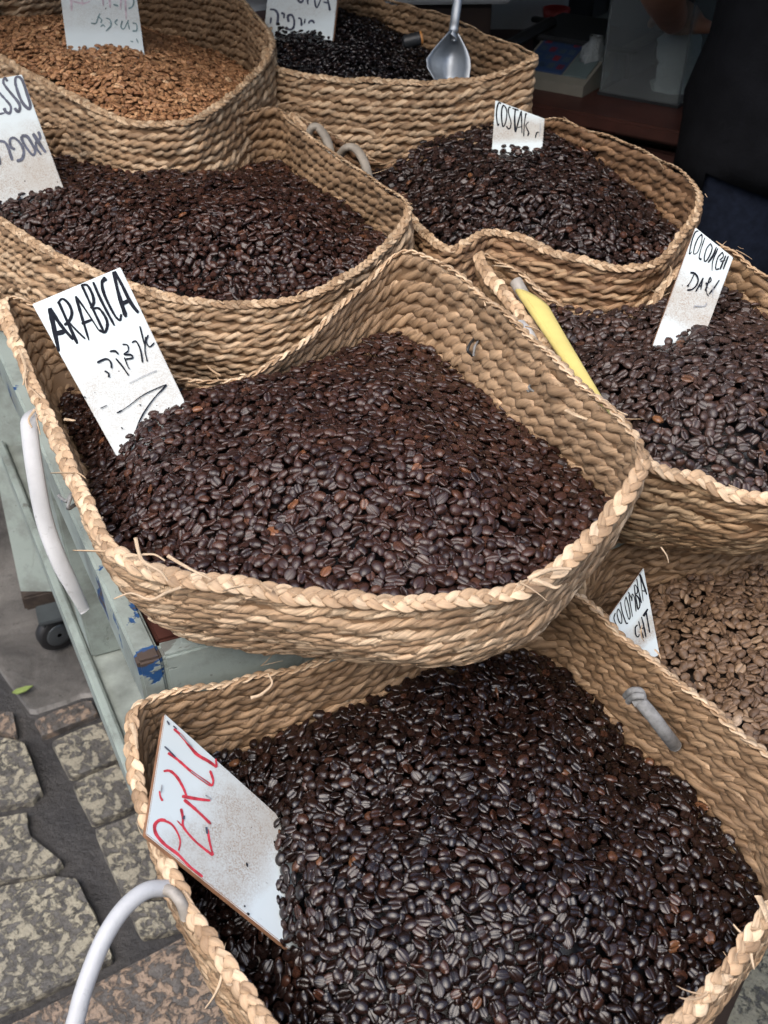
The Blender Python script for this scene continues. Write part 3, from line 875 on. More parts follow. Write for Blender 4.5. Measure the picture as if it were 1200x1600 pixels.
SINGLES = []
def heap(bk, ctrl, label, mat, pal, L=.0106, lod=2, seed=1, layers=3.0, extra_mask=None, single=None):
    r = np.random.default_rng(seed)
    f = rbf(ctrl)
    G = .0013
    lo, hi = bk.rim[:, :2].min(0) - .01, bk.rim[:, :2].max(0) + .01
    nx, ny = ((hi - lo) / G).astype(int) + 1
    gx, gy = lo[0] + np.arange(nx) * G, lo[1] + np.arange(ny) * G
    X, Y = np.meshgrid(gx, gy, indexing='ij')
    # coarse evaluation of the target and of the room inside the walls
    cs = 6
    Xc, Yc = X[::cs, ::cs], Y[::cs, ::cs]
    Zc = f(Xc, Yc)
    inside = np.zeros(Xc.shape, bool)
    hs = np.linspace(.05, .99, 12)
    for h in hs:
        lv = bk.level(h)[::4] - bk.out[::4] * .009
        m = poly_mask(lv[:, :2], Xc, Yc)
        d = np.argmin((Xc[..., None] - lv[:, 0]) ** 2 + (Yc[..., None] - lv[:, 1]) ** 2, -1)
        inside |= m & (Zc >= lv[d, 2] - .006)
    for h in hs[::3]:
        lv = bk.level(h)[::4] - bk.out[::4] * .009
        m = poly_mask(lv[:, :2], Xc, Yc)
        inner = poly_mask((bk.c + (lv[:, :2] - bk.c) * .72), Xc, Yc)
        inside |= inner
    top = poly_mask((bk.level(.97) - bk.out * .008)[::4, :2], Xc, Yc)
    inside &= top
    u_, v_, t_ = proj(np.stack([Xc, Yc, Zc], -1).reshape(-1, 3))
    vis = ((u_ > -280) & (u_ < 1950) & (v_ > -200) & (v_ < 1850)).reshape(Xc.shape)
    use = inside & vis
    ii = np.argwhere(use)
    if not len(ii):
        return
    def up(a):
        b = np.repeat(np.repeat(a, cs, 0), cs, 1)
        return b[:nx, :ny]
    # bilinear upsample of the target
    xi, yi = np.arange(nx) / cs, np.arange(ny) / cs
    x0, y0 = np.minimum(xi.astype(int), Zc.shape[0] - 2), np.minimum(yi.astype(int), Zc.shape[1] - 2)
    fx, fy = (xi - x0)[:, None], (yi - y0)[None]
    Zt = (Zc[x0][:, y0] * (1 - fx) * (1 - fy) + Zc[x0 + 1][:, y0] * fx * (1 - fy) + Zc[x0][:, y0 + 1] * (1 - fx) * fy + Zc[x0 + 1][:, y0 + 1] * fx * fy)
    # natural lumps of a poured heap
    a, b, c = L / 2, L * .405, L * .272
    lump = sum(.0016 * np.sin(X * k1 + Y * k2 + p) for k1, k2, p in r.uniform(-70, 70, (5, 3)))
    Zt = Zt + lump
    H = Zt - layers * c * 1.7
    gxs, gys = np.gradient(Zt, G)
    area = len(ii) * (cs * G) ** 2
    N = int(area / (np.pi * a * b) * layers * 2.2)
    CAND = 14
    cand = ii[r.integers(0, len(ii), (N, CAND))] * cs + r.integers(0, cs, (N, CAND, 2))
    cand[..., 0] = np.clip(cand[..., 0], 9, nx - 10)
    cand[..., 1] = np.clip(cand[..., 1], 9, ny - 10)
    az = r.uniform(0, 2 * np.pi, N)
    roll = np.where(r.random(N) < .5, 0, np.pi) + r.normal(0, .38, N)
    odd = r.random(N) < .07
    roll[odd] = r.uniform(0, 2 * np.pi, odd.sum())
    pit = r.normal(0, .17, N)
    szl = np.clip(r.normal(1, .085, (N, 1)), .78, 1.25) * np.clip(r.normal(1, .05, (N, 3)), .86, 1.14)
    S = szl * np.array((a, b, c))
    def Rz(t):
        z, o = np.zeros_like(t), np.ones_like(t)
        return np.stack([np.cos(t), -np.sin(t), z, np.sin(t), np.cos(t), z, z, z, o], -1).reshape(-1, 3, 3)
    def Ry(t):
        z, o = np.zeros_like(t), np.ones_like(t)
        return np.stack([np.cos(t), z, np.sin(t), z, o, z, -np.sin(t), z, np.cos(t)], -1).reshape(-1, 3, 3)
    def Rx(t):
        z, o = np.zeros_like(t), np.ones_like(t)
        return np.stack([o, z, z, z, np.cos(t), -np.sin(t), z, np.sin(t), np.cos(t)], -1).reshape(-1, 3, 3)
    R = Rz(az) @ Ry(pit) @ Rx(roll)
    W = 8
    gw = (np.arange(-W, W + 1) * G)
    DX, DY = np.meshgrid(gw, gw, indexing='ij')
    D2 = np.stack([DX * DX, 2 * DX * DY, DY * DY, np.ones_like(DX)], 0).reshape(4, -1)
    D1 = np.stack([DX, DY], 0).reshape(2, -1)
    pos = np.zeros((N, 3))
    keep = np.zeros(N, bool)
    defi = H - Zt
    for i in range(N):
        cd = cand[i]
        dv = defi[cd[:, 0], cd[:, 1]]
        j = int(np.argmin(dv))
        if dv[j] > .0005:
            continue
        cx, cy = cd[j]
        gX, gY = gxs[cx, cy], gys[cx, cy]
        # lean with the slope of the heap
        nn = np.array((-gX, -gY, 1.)) / math.sqrt(gX * gX + gY * gY + 1)
        v = np.array((nn[1] * -1, nn[0], 0.))
        sn = math.hypot(v[0], v[1])
        if sn > 1e-4:
            k = np.array(((0, 0, nn[0]), (0, 0, nn[1]), (-nn[0], -nn[1], 0)))
            R[i] = (np.eye(3) + k + k @ k / (1 + nn[2])) @ R[i]
        M = (R[i] / S[i] ** 2) @ R[i].T
        p = M[0, 0] * D2[0] + M[0, 1] * D2[1] + M[1, 1] * D2[2] - 1
        q = M[0, 2] * D1[0] + M[1, 2] * D1[1]
        disc = q * q - M[2, 2] * p
        ok = disc > 0
        sq = np.sqrt(disc[ok])
        zm, zp = (-q[ok] - sq) / M[2, 2], (-q[ok] + sq) / M[2, 2]
        Hs = H[cx - W:cx + W + 1, cy - W:cy + W + 1]
        hv = Hs.reshape(-1)[ok]
        g_ = np.sort(hv - zm)
        z0 = g_[int(len(g_) * .93)]                          # settled: a little pressed into its neighbours
        if z0 + S[i, 2] > Zt[cx, cy] + .0070:
            z0 = g_[int(len(g_) * .55)]                      # wedge into the hollow instead
            if z0 + S[i, 2] > Zt[cx, cy] + .0065:
                continue
        nh = np.maximum(hv, z0 + zp)
        t2 = Hs.copy().reshape(-1)
        t2[ok] = nh
        t2 = t2.reshape(Hs.shape)
        H[cx - W:cx + W + 1, cy - W:cy + W + 1] = t2
        defi[cx - W:cx + W + 1, cy - W:cy + W + 1] = t2 - Zt[cx - W:cx + W + 1, cy - W:cy + W + 1]
        pos[i] = gx[cx], gy[cy], z0
        keep[i] = True
    kx, ky = ((pos[:, 0] - lo[0]) / G).astype(int).clip(0, nx - 1), ((pos[:, 1] - lo[1]) / G).astype(int).clip(0, ny - 1)
    print('unfilled', float(np.mean((defi[up(use)] < -.004))))
    keep &= pos[:, 2] + S[:, 2] > H[kx, ky] - .0050          # drop what lies buried
    pos, R, S = pos[keep], R[keep], S[keep]
    n = len(pos)
    # colours
    dark, mid, warm, odd_c = [np.array(x) for x in pal]
    k = r.random((n, 1))
    col = dark + (mid - dark) * k
    wsel = r.random(n)
    col = np.where((wsel < .08)[:, None], mid + (warm - mid) * r.random((n, 1)), col)
    col = np.where((wsel > .991)[:, None], warm + (odd_c - warm) * r.random((n, 1)), col)
    # the beans that show largest are built one by one
    if single:
        cnt, smat, slabel, grp = single
        u, v, t = proj(pos)
        cx = np.clip(((pos[:, 0] - lo[0]) / G).astype(int), 0, nx - 1)
        cy = np.clip(((pos[:, 1] - lo[1]) / G).astype(int), 0, ny - 1)
        seen = (pos[:, 2] + S[:, 2] * .6 >= H[cx, cy] - .0012) & (u > 8) & (u < 1192) & (v > 8) & (v < 1592)
        size = S[:, 0] * S[:, 1] / t ** 2
        size[~seen] = -1
        sel = np.argsort(-size)[:cnt]
        SINGLES.append((pos[sel], R[sel], S[sel], col[sel], smat, slabel, grp))
        m = np.ones(n, bool)
        m[sel] = False
        pos, R, S, col = pos[m], R[m], S[m], col[m]
        n = len(pos)
    u, v, t = proj(pos)
    inside_view = (u > -25) & (u < 1225) & (v > -25) & (v < 1625)
    Vs, Fs, Cs, b0 = [], [], [], 0
    for sel, lv in ((inside_view, lod), (~inside_view, 0)):
        TV, TF, cm = BEANS[lv]
        V = np.einsum('nij,nkj->nki', R[sel], TV[None] * S[sel][:, None]) + pos[sel][:, None]
        Fs.append((TF[None] + (np.arange(len(V)) * len(TV))[:, None, None]).reshape(-1, 3) + b0)
        Cs.append((col[sel][:, None] * cm[None, :, None]).reshape(-1, 3))
        Vs.append(V.reshape(-1, 3))
        b0 += len(Vs[-1])
    V, Fc, C = np.vstack(Vs), np.vstack(Fs), np.vstack(Cs)
    # sheet under the beans, coloured near black to stand for deep shade
    su = up(inside)[::cs, ::cs]
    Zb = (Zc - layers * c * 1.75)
    idx = -np.ones(Xc.shape, int)
    sel = inside
    idx[sel] = np.arange(sel.sum()) + len(V)
    quad = sel[:-1, :-1] & sel[1:, :-1] & sel[1:, 1:] & sel[:-1, 1:]
    q = np.argwhere(quad)
    a_, b_, c_, d_ = idx[q[:, 0], q[:, 1]], idx[q[:, 0] + 1, q[:, 1]], idx[q[:, 0] + 1, q[:, 1] + 1], idx[q[:, 0], q[:, 1] + 1]
    F2 = np.concatenate([np.stack([a_, b_, c_], 1), np.stack([a_, c_, d_], 1)])
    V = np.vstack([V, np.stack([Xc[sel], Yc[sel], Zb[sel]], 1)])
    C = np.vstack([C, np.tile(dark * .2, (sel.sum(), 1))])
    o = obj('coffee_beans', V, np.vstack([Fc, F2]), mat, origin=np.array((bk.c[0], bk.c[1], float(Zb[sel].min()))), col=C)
    tag(o, label, 'coffee beans', 'heaps of coffee beans', 'stuff')
    print('heap', label, n, 'beans', len(Fc), 'tris')

P_ARA = ((.0205, .0088, .0064), (.049, .0205, .0142), (.085, .035, .020), (.18, .072, .032))
P_PER = ((.0075, .0036, .0029), (.021, .0090, .0064), (.052, .020, .0115), (.15, .065, .03))
P_DRK = ((.027, .0160, .0132), (.060, .034, .0270), (.075, .036, .023), (.20, .09, .04))
P_COS = ((.013, .0072, .0062), (.035, .0175, .0135), (.075, .032, .02), (.20, .09, .04))
P_ETH = ((.0055, .0043, .0046), (.016, .0105, .0108), (.03, .017, .014), (.05, .028, .02))
P_LGT = ((.095, .055, .032), (.195, .120, .070), (.25, .165, .10), (.42, .31, .22))
P_TAN = ((.27, .125, .055), (.45, .24, .115), (.54, .32, .165), (.68, .46, .27))
heap(ARA, [(600, 922, .842), (450, 908, .840), (300, 880, .838), (225, 840, .836), (190, 780, .832), (160, 735, .818), (860, 878, .842), (935, 770, .828), (900, 690, .822), (640, 535, .835), (760, 570, .828), (830, 625, .824),
           (560, 730, .882), (700, 740, .880), (420, 740, .875), (300, 618, .858), (225, 672, .850), (480, 565, .848), (380, 600, .850), (600, 600, .868), (90, 600, .765), (135, 690, .785), (40, 520, .765), (200, 560, .79), (280, 590, .825)],
     'dark brown satin coffee beans heaped up to the rim round the ARABICA sign', BEAN_SATIN, P_ARA, .0104, 2, 3,
     single=(110, BEAN_SATIN_O, 'dark brown bean at the front of the ARABICA heap, along the braided rim', 'single beans at the front of the ARABICA heap'))
heap(PER, [(1180, 1335, .635), (1110, 1480, .632), (1020, 1592, .625), (780, 1680, .622), (450, 1610, .618), (400, 1530, .608), (370, 1440, .615), (475, 1400, .664), (452, 1290, .668), (492, 1495, .652), (370, 1330, .625), (780, 1330, .682), (900, 1400, .672), (640, 1200, .678), (600, 1045, .682), (780, 1000, .672), (868, 1005, .642), (1000, 1165, .638), (1100, 1265, .634), (375, 1165, .645), (300, 1240, .63), (600, 1500, .66)],
     'glossy near black coffee beans in the PERU basket', BEAN_OILY, P_PER, .0106, 2, 4,
     single=(190, BEAN_OILY_O, 'glossy dark bean at the near end of the heap, below the PERU sign', 'single beans at the near end of the PERU heap'))
heap(CDK, [(1015, 722, .845), (1100, 745, .834), (1200, 768, .828), (1350, 720, .835), (960, 655, .855), (900, 560, .862), (885, 525, .858), (950, 515, .862), (1010, 500, .872), (1080, 600, .888), (1180, 640, .885), (1100, 515, .885), (1200, 545, .88), (1300, 600, .88), (1200, 500, .87)],
     'matt dark brown coffee beans heaped round the COLOMBIA DARK sign', BEAN_SATIN, P_DRK, .0106, 2, 5)
heap(CLT, [(1020, 1000, .672), (1100, 1090, .668), (1200, 1170, .668), (1350, 1150, .67), (1120, 980, .695), (1200, 1020, .70), (1300, 980, .70), (1050, 910, .685), (1100, 880, .683), (1200, 875, .683), (1000, 900, .665), (950, 900, .64), (930, 960, .635), (1400, 900, .68)],
     'pale grey brown coffee beans heaped behind the COLOMBIA LIGHT sign', BEAN_DRY, P_LGT, .0102, 2, 6)
heap(ESP, [(15, 345, .895), (50, 325, .908), (100, 303, .912), (60, 375, .884), (150, 415, .876), (300, 452, .868), (420, 462, .868), (510, 430, .875), (585, 378, .885), (560, 340, .888), (470, 290, .895), (380, 278, .905), (250, 276, .905), (110, 300, .90), (330, 360, .918), (200, 350, .915), (450, 370, .91), (-80, 300, .89), (430, 250, .87)],
     'dark brown coffee beans heaped in the ESPRESSO basket', BEAN_SATIN, P_ARA, .0108, 1, 7)
heap(COS, [(600, 262, .905), (650, 222, .922), (760, 208, .929), (850, 217, .929), (640, 325, .885), (700, 372, .88), (765, 352, .888), (850, 380, .885), (960, 408, .877), (1030, 378, .885), (1042, 340, .89), (960, 265, .91), (900, 238, .925), (830, 290, .93), (740, 290, .93), (930, 330, .92), (560, 235, .90)],
     'dark coffee beans heaped in front of the COSTARICA sign', BEAN_SATIN, P_COS, .0108, 1, 8)
heap(TAN, [(245, 186, .952), (150, 160, .957), (60, 115, .968), (0, 82, .975), (330, 158, .950), (350, 128, .935), (318, 100, .93), (270, 60, .915), (330, 50, .89), (250, 20, .92), (228, 74, .962), (160, 52, .985), (90, 42, .995), (20, 55, .985), (180, 110, .988), (100, 85, .99)],
     'light tan roasted coffee beans in the back row basket', BEAN_DRY, P_TAN, .0100, 1, 9)
heap(ETH, [(430, 90, .972), (500, 112, .962), (640, 122, .958), (700, 118, .95), (720, 100, .935), (660, 75, .945), (600, 50, .972), (530, 28, 1.0), (470, 48, .982), (440, 68, .972), (560, 75, .985), (780, 95, .90), (700, 60, .92), (620, 30, .96)],
     'blackish coffee beans peaked in the basket with the scoop', BEAN_OILY, P_ETH, .0104, 0, 10)

bt = {}
for pos, R, S, col, smat, slabel, grp in SINGLES:
    TV, TF, cm = BEANS[3]
    if smat.name not in bt:
        bt[smat.name] = mesh('coffee_bean', TV, TF, smat)
    me = bt[smat.name]
    first = bpy.data.objects.new('coffee_bean', me)
    for i in range(len(pos)):
        o = first if i == 0 else first.copy()
        COL.objects.link(o)
        M = np.eye(4)
        M[:3, :3] = R[i] * S[i][None]
        M[:3, 3] = pos[i]
        o.matrix_world = Matrix(M)
        o.color = (*map(float, col[i]), 1)
        light = col[i].sum() > .135
        tag(o, 'lighter russet ' + slabel.split('dark brown ')[-1].split('dark ')[-1] if light else slabel, 'coffee bean', grp)

# ================================================================== SIGNS
def sign(name_label, quad, refs, zoom, strokes, mat=SIGN, th=.0055):
    p0, p1, p2 = [att(*r_) for r_ in refs]
    n = nrm(np.cross(p1 - p0, p2 - p0))
    if np.dot(n, p0 - np.array((0, 0, CZ))) > 0:
        n = -n
    def on(u, v, off=0.):
        d = ray(u, v)
        o_ = np.array((0, 0, CZ))
        return o_ + d * (np.dot(p0 - o_, n) / np.dot(d, n)) + n * off
    Q = np.array([on(*q) for q in quad])
    bm = bmesh.new()
    vv = [bm.verts.new(p) for p in Q] + [bm.verts.new(p - n * th) for p in Q]
    for f in ((0, 1, 2, 3), (7, 6, 5, 4), (0, 4, 5, 1), (1, 5, 6, 2), (2, 6, 7, 3), (3, 7, 4, 0)):
        bm.faces.new([vv[i] for i in f])
    bmesh.ops.recalc_face_normals(bm, faces=bm.faces[:])
    bmesh.ops.bevel(bm, geom=bm.edges[:], offset=.0006, segments=2, affect='EDGES')
    bm.verts.index_update()
    V = np.array([v.co[:] for v in bm.verts])
    Fc = [tuple(v.index for v in f.verts) for f in bm.faces]
    fn = np.array([f.normal[:] for f in bm.faces])
    bm.free()
    ex, ey = Q[1] - Q[0], Q[3] - Q[0]
    uv = np.stack([((V - Q[0]) @ ex) / (ex @ ex), ((V - Q[0]) @ ey) / (ey @ ey)], 1)
    o = obj('wooden_sign', V, Fc, FIBREBOARD, uv=uv, smooth=False)
    o.data.materials.append(mat)
    o.data.polygons.foreach_set('material_index', (fn @ n > .9).astype(np.int32))
    tag(o, name_label, 'sign', 'white coffee name signs')
    ox, oy, s = zoom
    byink = {}
    for k, (ink, w, pts) in enumerate(strokes):
        P = crom(np.array(pts, float), 5, False) if len(pts) > 2 else np.array([pts[0] + (np.array(pts[1]) - np.array(pts[0])) * t for t in np.linspace(0, 1, 5)])
        T = nrm(np.gradient(P, axis=0))
        N2 = np.stack([-T[:, 1], T[:, 0]], 1)
        m = len(P)
        ww = w * (1.35 if 'ARABICA' in name_label and ink is INK and w > 12 else 1.15) / 2 * (1 + .16 * np.sin(np.linspace(0, 5, m) + k) + rng.normal(0, .07, m))
        ww[0] *= .75
        ww[-1] *= .55
        Lf, Rt = P + N2 * ww[:, None], P - N2 * ww[:, None]
        V_ = [on(ox + x / s, oy + y / s, .0003 + .00004 * k) for x, y in np.concatenate([Lf, Rt])]
        F_ = [(i, i + 1, m + i + 1, m + i) for i in range(m - 1)]
        byink.setdefault(ink.name, (ink, []))[1].append((V_, F_))
    for ink, parts in byink.values():
        V_, F_ = join(parts)
        obj('lettering', V_, F_, ink, o, smooth=False)
    return o
K, B_, G_, R_ = INK, INK_BLUE, INK_GREY, INK_RED
sign('white sign lettered ARABICA leaning in the pale basket',
     [(50, 475), (188, 417), (308, 668), (214, 770)], [(190, 727, .89), (50, 475, .92), (188, 417, .93)], (40, 400, 4.615),
     [(K, 24, [(175, 375), (205, 520), (240, 690)]), (K, 18, [(180, 385), (255, 500), (345, 605)]), (K, 28, [(205, 565), (285, 545)]),
      (K, 17, [(240, 335), (300, 470), (375, 635)]), (K, 15, [(232, 345), (265, 310), (310, 345), (335, 410), (315, 470), (280, 500)]), (K, 11, [(305, 470), (370, 540), (432, 600)]),
      (K, 14, [(362, 290), (400, 420), (458, 610)]), (K, 11, [(370, 300), (440, 400), (530, 540)]), (K, 15, [(405, 490), (480, 460)]),
      (K, 14, [(405, 210), (470, 350), (565, 548)]), (K, 15, [(402, 215), (445, 212), (483, 280), (492, 340), (470, 380)]), (K, 14, [(480, 385), (530, 380), (580, 450), (590, 505), (572, 550), (530, 535)]),
      (K, 14, [(488, 190), (545, 320), (642, 505)]), (K, 15, [(575, 165), (552, 190), (562, 260), (600, 350), (650, 440), (685, 468)]), (K, 24, [(580, 160), (548, 190)]), (K, 13, [(685, 468), (690, 420)]),
      (K, 20, [(635, 115), (670, 270), (725, 442)]), (K, 17, [(642, 112), (700, 220), (760, 340), (815, 412)]), (K, 20, [(688, 350), (750, 322)]),
      (K, 9, [(825, 508), (848, 600), (858, 640)]), (K, 9, [(868, 585), (862, 680), (880, 765)]), (K, 9, [(885, 572), (872, 620), (895, 658), (930, 628)]),
      (K, 10, [(768, 628), (798, 618), (830, 680), (845, 772)]), (K, 10, [(700, 640), (735, 645), (742, 685), (712, 712), (760, 715), (772, 738), (725, 746)]),
      (K, 11, [(608, 692), (645, 688), (672, 712)]), (K, 9, [(652, 742), (700, 800), (746, 866)]), (K, 8, [(715, 735), (735, 790), (752, 820)]),
      (K, 12, [(518, 772), (580, 745), (615, 768), (622, 812)]), (K, 12, [(572, 832), (600, 850), (602, 878)]),
      (K, 6, [(665, 1136), (740, 1088), (860, 1000), (1015, 930)]), (K, 9, [(660, 1136), (700, 1115)]), (K, 8, [(1018, 932), (920, 1040), (840, 1160), (800, 1260), (800, 1305), (832, 1308)]), (K, 11, [(1018, 930), (975, 985)]),
      (K, 6, [(543, 1102), (590, 1080)]), (G_, 5, [(750, 920), (850, 870), (948, 828)]), (K, 10, [(826, 1076), (834, 1082)]), (K, 8, [(424, 1018), (436, 1026)]), (K, 8, [(692, 1240), (704, 1250)])], SIGN_LIGHT_DIRT)
sign('white sign with red hand lettering PERU resting on the basket rim',
     [(258, 1115), (228, 1303), (505, 1525), (512, 1343)], [(467, 1493, .742), (228, 1303, .722), (258, 1115, .792)], (220, 1100, 4.0),
     [(R_, 17, [(155, 728), (115, 728), (86, 760), (95, 815), (150, 880), (230, 940), (300, 1012), (386, 1082)]), (R_, 11, [(125, 725), (185, 748), (225, 800), (245, 860), (235, 918)]),
      (R_, 14, [(250, 655), (262, 715), (265, 770), (330, 850), (400, 910), (450, 947)]), (R_, 13, [(450, 947), (430, 870), (415, 785)]), (R_, 10, [(115, 545), (120, 580), (135, 607)]), (R_, 7, [(225, 730), (262, 770)]),
      (R_, 13, [(140, 422), (180, 420), (225, 460), (265, 530), (288, 592)]), (R_, 17, [(255, 578), (350, 595), (432, 605)]), (R_, 17, [(268, 600), (350, 670), (435, 752)]),
      (R_, 15, [(168, 308), (230, 352), (320, 430), (442, 515)]), (R_, 12, [(442, 515), (450, 480), (430, 418)]), (R_, 15, [(203, 158), (260, 210), (340, 310), (420, 360), (472, 398)]), (R_, 11, [(472, 398), (465, 345)]),
      (B_, 8, [(145, 268), (175, 295), (215, 335)]), (B_, 8, [(200, 140), (222, 160)]), (B_, 14, [(405, 772), (412, 815)]), (B_, 11, [(268, 700), (262, 725)]), (B_, 9, [(160, 108), (175, 134)]), (G_, 9, [(400, 572), (438, 598)]), (G_, 8, [(128, 508), (122, 560)]),
      (G_, 8, [(240, 190), (318, 272)]), (G_, 7, [(310, 425), (420, 505)]), (K, 14, [(660, 1308), (672, 1322)]), (K, 9, [(640, 1262), (648, 1272)]), (K, 9, [(655, 995), (662, 1022)])])
sign('white sign ending in SSO, in the dark beans by the tall tan basket',
     [(-100, 141), (34, 116), (118, 345), (-20, 385)], [(103, 303, 1.18), (34, 116, 1.16), (-95, 140, 1.14)], (0, 100, 6.4),
     [(B_, 24, [(-140, 200), (-150, 340), (-80, 520)]), (B_, 20, [(-140, 350), (-80, 330)]), (B_, 20, [(-80, 520), (45, 490)]), (B_, 24, [(-30, 215), (-20, 270), (40, 340), (105, 420), (100, 490), (60, 480), (40, 440)]),
      (B_, 24, [(75, 175), (48, 140), (35, 190), (90, 270), (180, 380), (200, 440), (180, 478), (145, 440)]), (B_, 24, [(190, 125), (155, 145), (162, 230), (220, 380), (285, 448), (302, 410), (270, 300), (225, 170), (185, 125)]),
      (B_, 28, [(330, 695), (390, 790), (458, 888)]), (B_, 22, [(382, 675), (402, 740), (360, 790), (370, 850), (412, 908)]), (B_, 25, [(215, 722), (270, 725), (320, 800), (352, 870), (330, 912), (280, 860), (230, 780), (212, 722)]),
      (B_, 25, [(150, 855), (110, 830), (100, 760), (140, 740), (200, 790), (237, 870), (220, 950), (165, 972)]), (B_, 25, [(-20, 770), (50, 785), (90, 860), (122, 965)]), (B_, 20, [(-60, 770), (-20, 900), (5, 1010)])])
sign('white sign with faded Hebrew lettering in the light tan beans',
     [(88, -60), (206, -60), (228, 100), (105, 78)], [(223, 72, 1.39), (206, -55, 1.42), (104, 66, 1.37)], (80, 0, 7.5),
     [(INK_PINK, 22, [(228, -60), (236, 40), (240, 132)]), (INK_PINK, 16, [(255, 15), (370, 42), (455, 18)]), (INK_PINK, 18, [(350, -60), (372, 65)]), (INK_PINK, 20, [(602, -60), (612, 72)]), (INK_PINK, 20, [(678, -60), (692, 95)]), (INK_GREEN, 16, [(728, 55), (788, 74)]), (INK_PINK, 18, [(825, -60), (810, 118)]),
      (INK_PINK, 18, [(868, -20), (880, 232)]), (INK_GREEN, 16, [(955, -60), (968, 20), (950, 80), (905, 105)]),
      (INK_GREEN, 13, [(570, 160), (542, 230), (522, 278), (468, 275)]), (INK_GREEN, 13, [(545, 195), (590, 235), (580, 272)]), (INK_GREEN, 13, [(640, 215), (690, 238), (698, 305), (640, 368)]), (INK_GREEN, 11, [(580, 318), (605, 295), (632, 322)]),
      (INK_GREEN, 13, [(778, 232), (748, 268), (778, 302)]), (INK_GREEN, 12, [(832, 248), (818, 318), (850, 345), (892, 270), (905, 240)]), (INK_GREEN, 12, [(895, 250), (918, 352)]), (INK_GREEN, 14, [(955, 275), (1000, 290), (1000, 362), (952, 366)]),
      (INK_GREEN, 12, [(928, 488), (962, 496)]), (INK_GREEN, 12, [(998, 458), (1022, 512)])], SIGN_CLEAN)
sign('white sign with blue Hebrew lettering between tan and black beans',
     [(424, -60), (533, -60), (519, 68), (408, 85)], [(522, 40, 1.425), (532, -60, 1.45), (410, 62, 1.475)], (400, 0, 8.571),
     [(B_, 24, [(560, -60), (572, 10), (600, 32), (632, 5), (620, -60)]), (B_, 22, [(690, -60), (697, 62)]), (B_, 20, [(780, -60), (800, 80), (825, 96), (862, 8), (875, -60)]), (B_, 24, [(945, -70), (975, 50), (992, 145)]), (B_, 20, [(905, 30), (978, 45)]),
      (B_, 27, [(188, 130), (250, 135), (290, 180), (296, 250), (280, 345)]), (B_, 22, [(205, 235), (195, 322)]), (B_, 24, [(338, 180), (376, 190), (375, 248)]), (B_, 27, [(440, 300), (430, 220), (480, 205), (512, 270), (505, 370), (450, 400), (400, 365)]),
      (B_, 24, [(568, 248), (605, 260), (612, 352)]), (B_, 20, [(660, 255), (648, 320)]), (B_, 22, [(710, 320), (720, 290), (760, 282), (785, 320)])], SIGN_CLEAN)
sign('small white sign lettered COSTAR behind its dark beans',
     [(774, 156), (851, 185), (846, 248), (768, 240)], [(770, 215, 1.235), (774, 156, 1.25), (848, 230, 1.222)], (760, 150, 12.0),
     [(K, 22, [(272, 152), (240, 125), (210, 180), (190, 300), (192, 420), (215, 558), (236, 518)]), (K, 22, [(320, 170), (290, 250), (284, 400), (300, 540), (320, 577), (360, 500), (382, 350), (370, 240), (318, 168)]), (K, 22, [(456, 222), (428, 215), (410, 280), (430, 380), (462, 500), (450, 590), (415, 622), (378, 568)]),
      (K, 26, [(488, 235), (605, 272)]), (K, 26, [(540, 250), (530, 450), (542, 684)]), (K, 22, [(550, 684), (600, 480), (655, 280)]), (K, 18, [(655, 280), (662, 500), (666, 705)]), (K, 16, [(588, 595), (662, 580)]),
      (K, 20, [(742, 325), (715, 500), (698, 765)]), (K, 24, [(742, 330), (752, 362)]), (K, 18, [(792, 488), (740, 562), (780, 660), (805, 722)]), (K, 22, [(790, 700), (775, 760)]), (K, 18, [(918, 795), (940, 700), (985, 688)]), (G_, 16, [(1010, 520), (1010, 640), (985, 780)])])
sign('narrow white sign lettered COLOMBIA DARK with a raw brown edge',
     [(1087, 355), (1146, 402), (1096, 540), (1020, 540)], [(1030, 515, .955), (1087, 355, .985), (1105, 512, .962)], (1020, 350, 8.571),
     [(K, 14, [(610, 95), (565, 115), (525, 220), (500, 330), (488, 405), (520, 372)]), (K, 13, [(652, 140), (600, 200), (560, 300), (545, 388), (560, 405), (602, 370), (650, 240), (660, 148)]), (K, 20, [(655, 135), (640, 160)]), (K, 13, [(695, 185), (640, 350), (618, 458), (648, 484)]), (K, 24, [(615, 455), (648, 482)]),
      (K, 14, [(772, 262), (720, 330), (690, 430), (690, 496), (720, 490), (770, 400), (792, 320), (768, 262)]), (K, 20, [(738, 520), (800, 430), (850, 310)]), (K, 13, [(862, 345), (800, 500), (790, 630)]), (K, 13, [(868, 330), (835, 420)]),
      (K, 16, [(932, 378), (870, 450), (840, 560), (845, 610), (885, 600)]), (K, 13, [(930, 380), (940, 440), (890, 490)]), (K, 17, [(975, 425), (930, 530), (895, 612)]), (K, 17, [(1008, 430), (965, 540), (938, 612)]), (K, 14, [(900, 505), (965, 490)]),
      (K, 20, [(498, 655), (560, 668), (602, 740), (582, 820), (520, 880), (455, 888)]), (K, 13, [(548, 675), (510, 760), (465, 832)]), (K, 22, [(452, 830), (480, 835)]), (K, 15, [(668, 725), (620, 820), (568, 912)]), (K, 13, [(672, 728), (650, 800), (638, 885)]), (K, 15, [(600, 842), (652, 828)]),
      (K, 14, [(695, 902), (735, 790), (762, 718), (772, 770), (715, 805)]), (K, 26, [(700, 800), (738, 808)]), (K, 11, [(712, 810), (716, 930), (742, 970)]), (K, 17, [(885, 755), (822, 850), (745, 945)]), (G_, 10, [(800, 820), (795, 992)]), (G_, 13, [(548, 1100), (620, 1108), (690, 1100), (718, 1058)]), (G_, 10, [(540, 1130), (560, 1100)])])
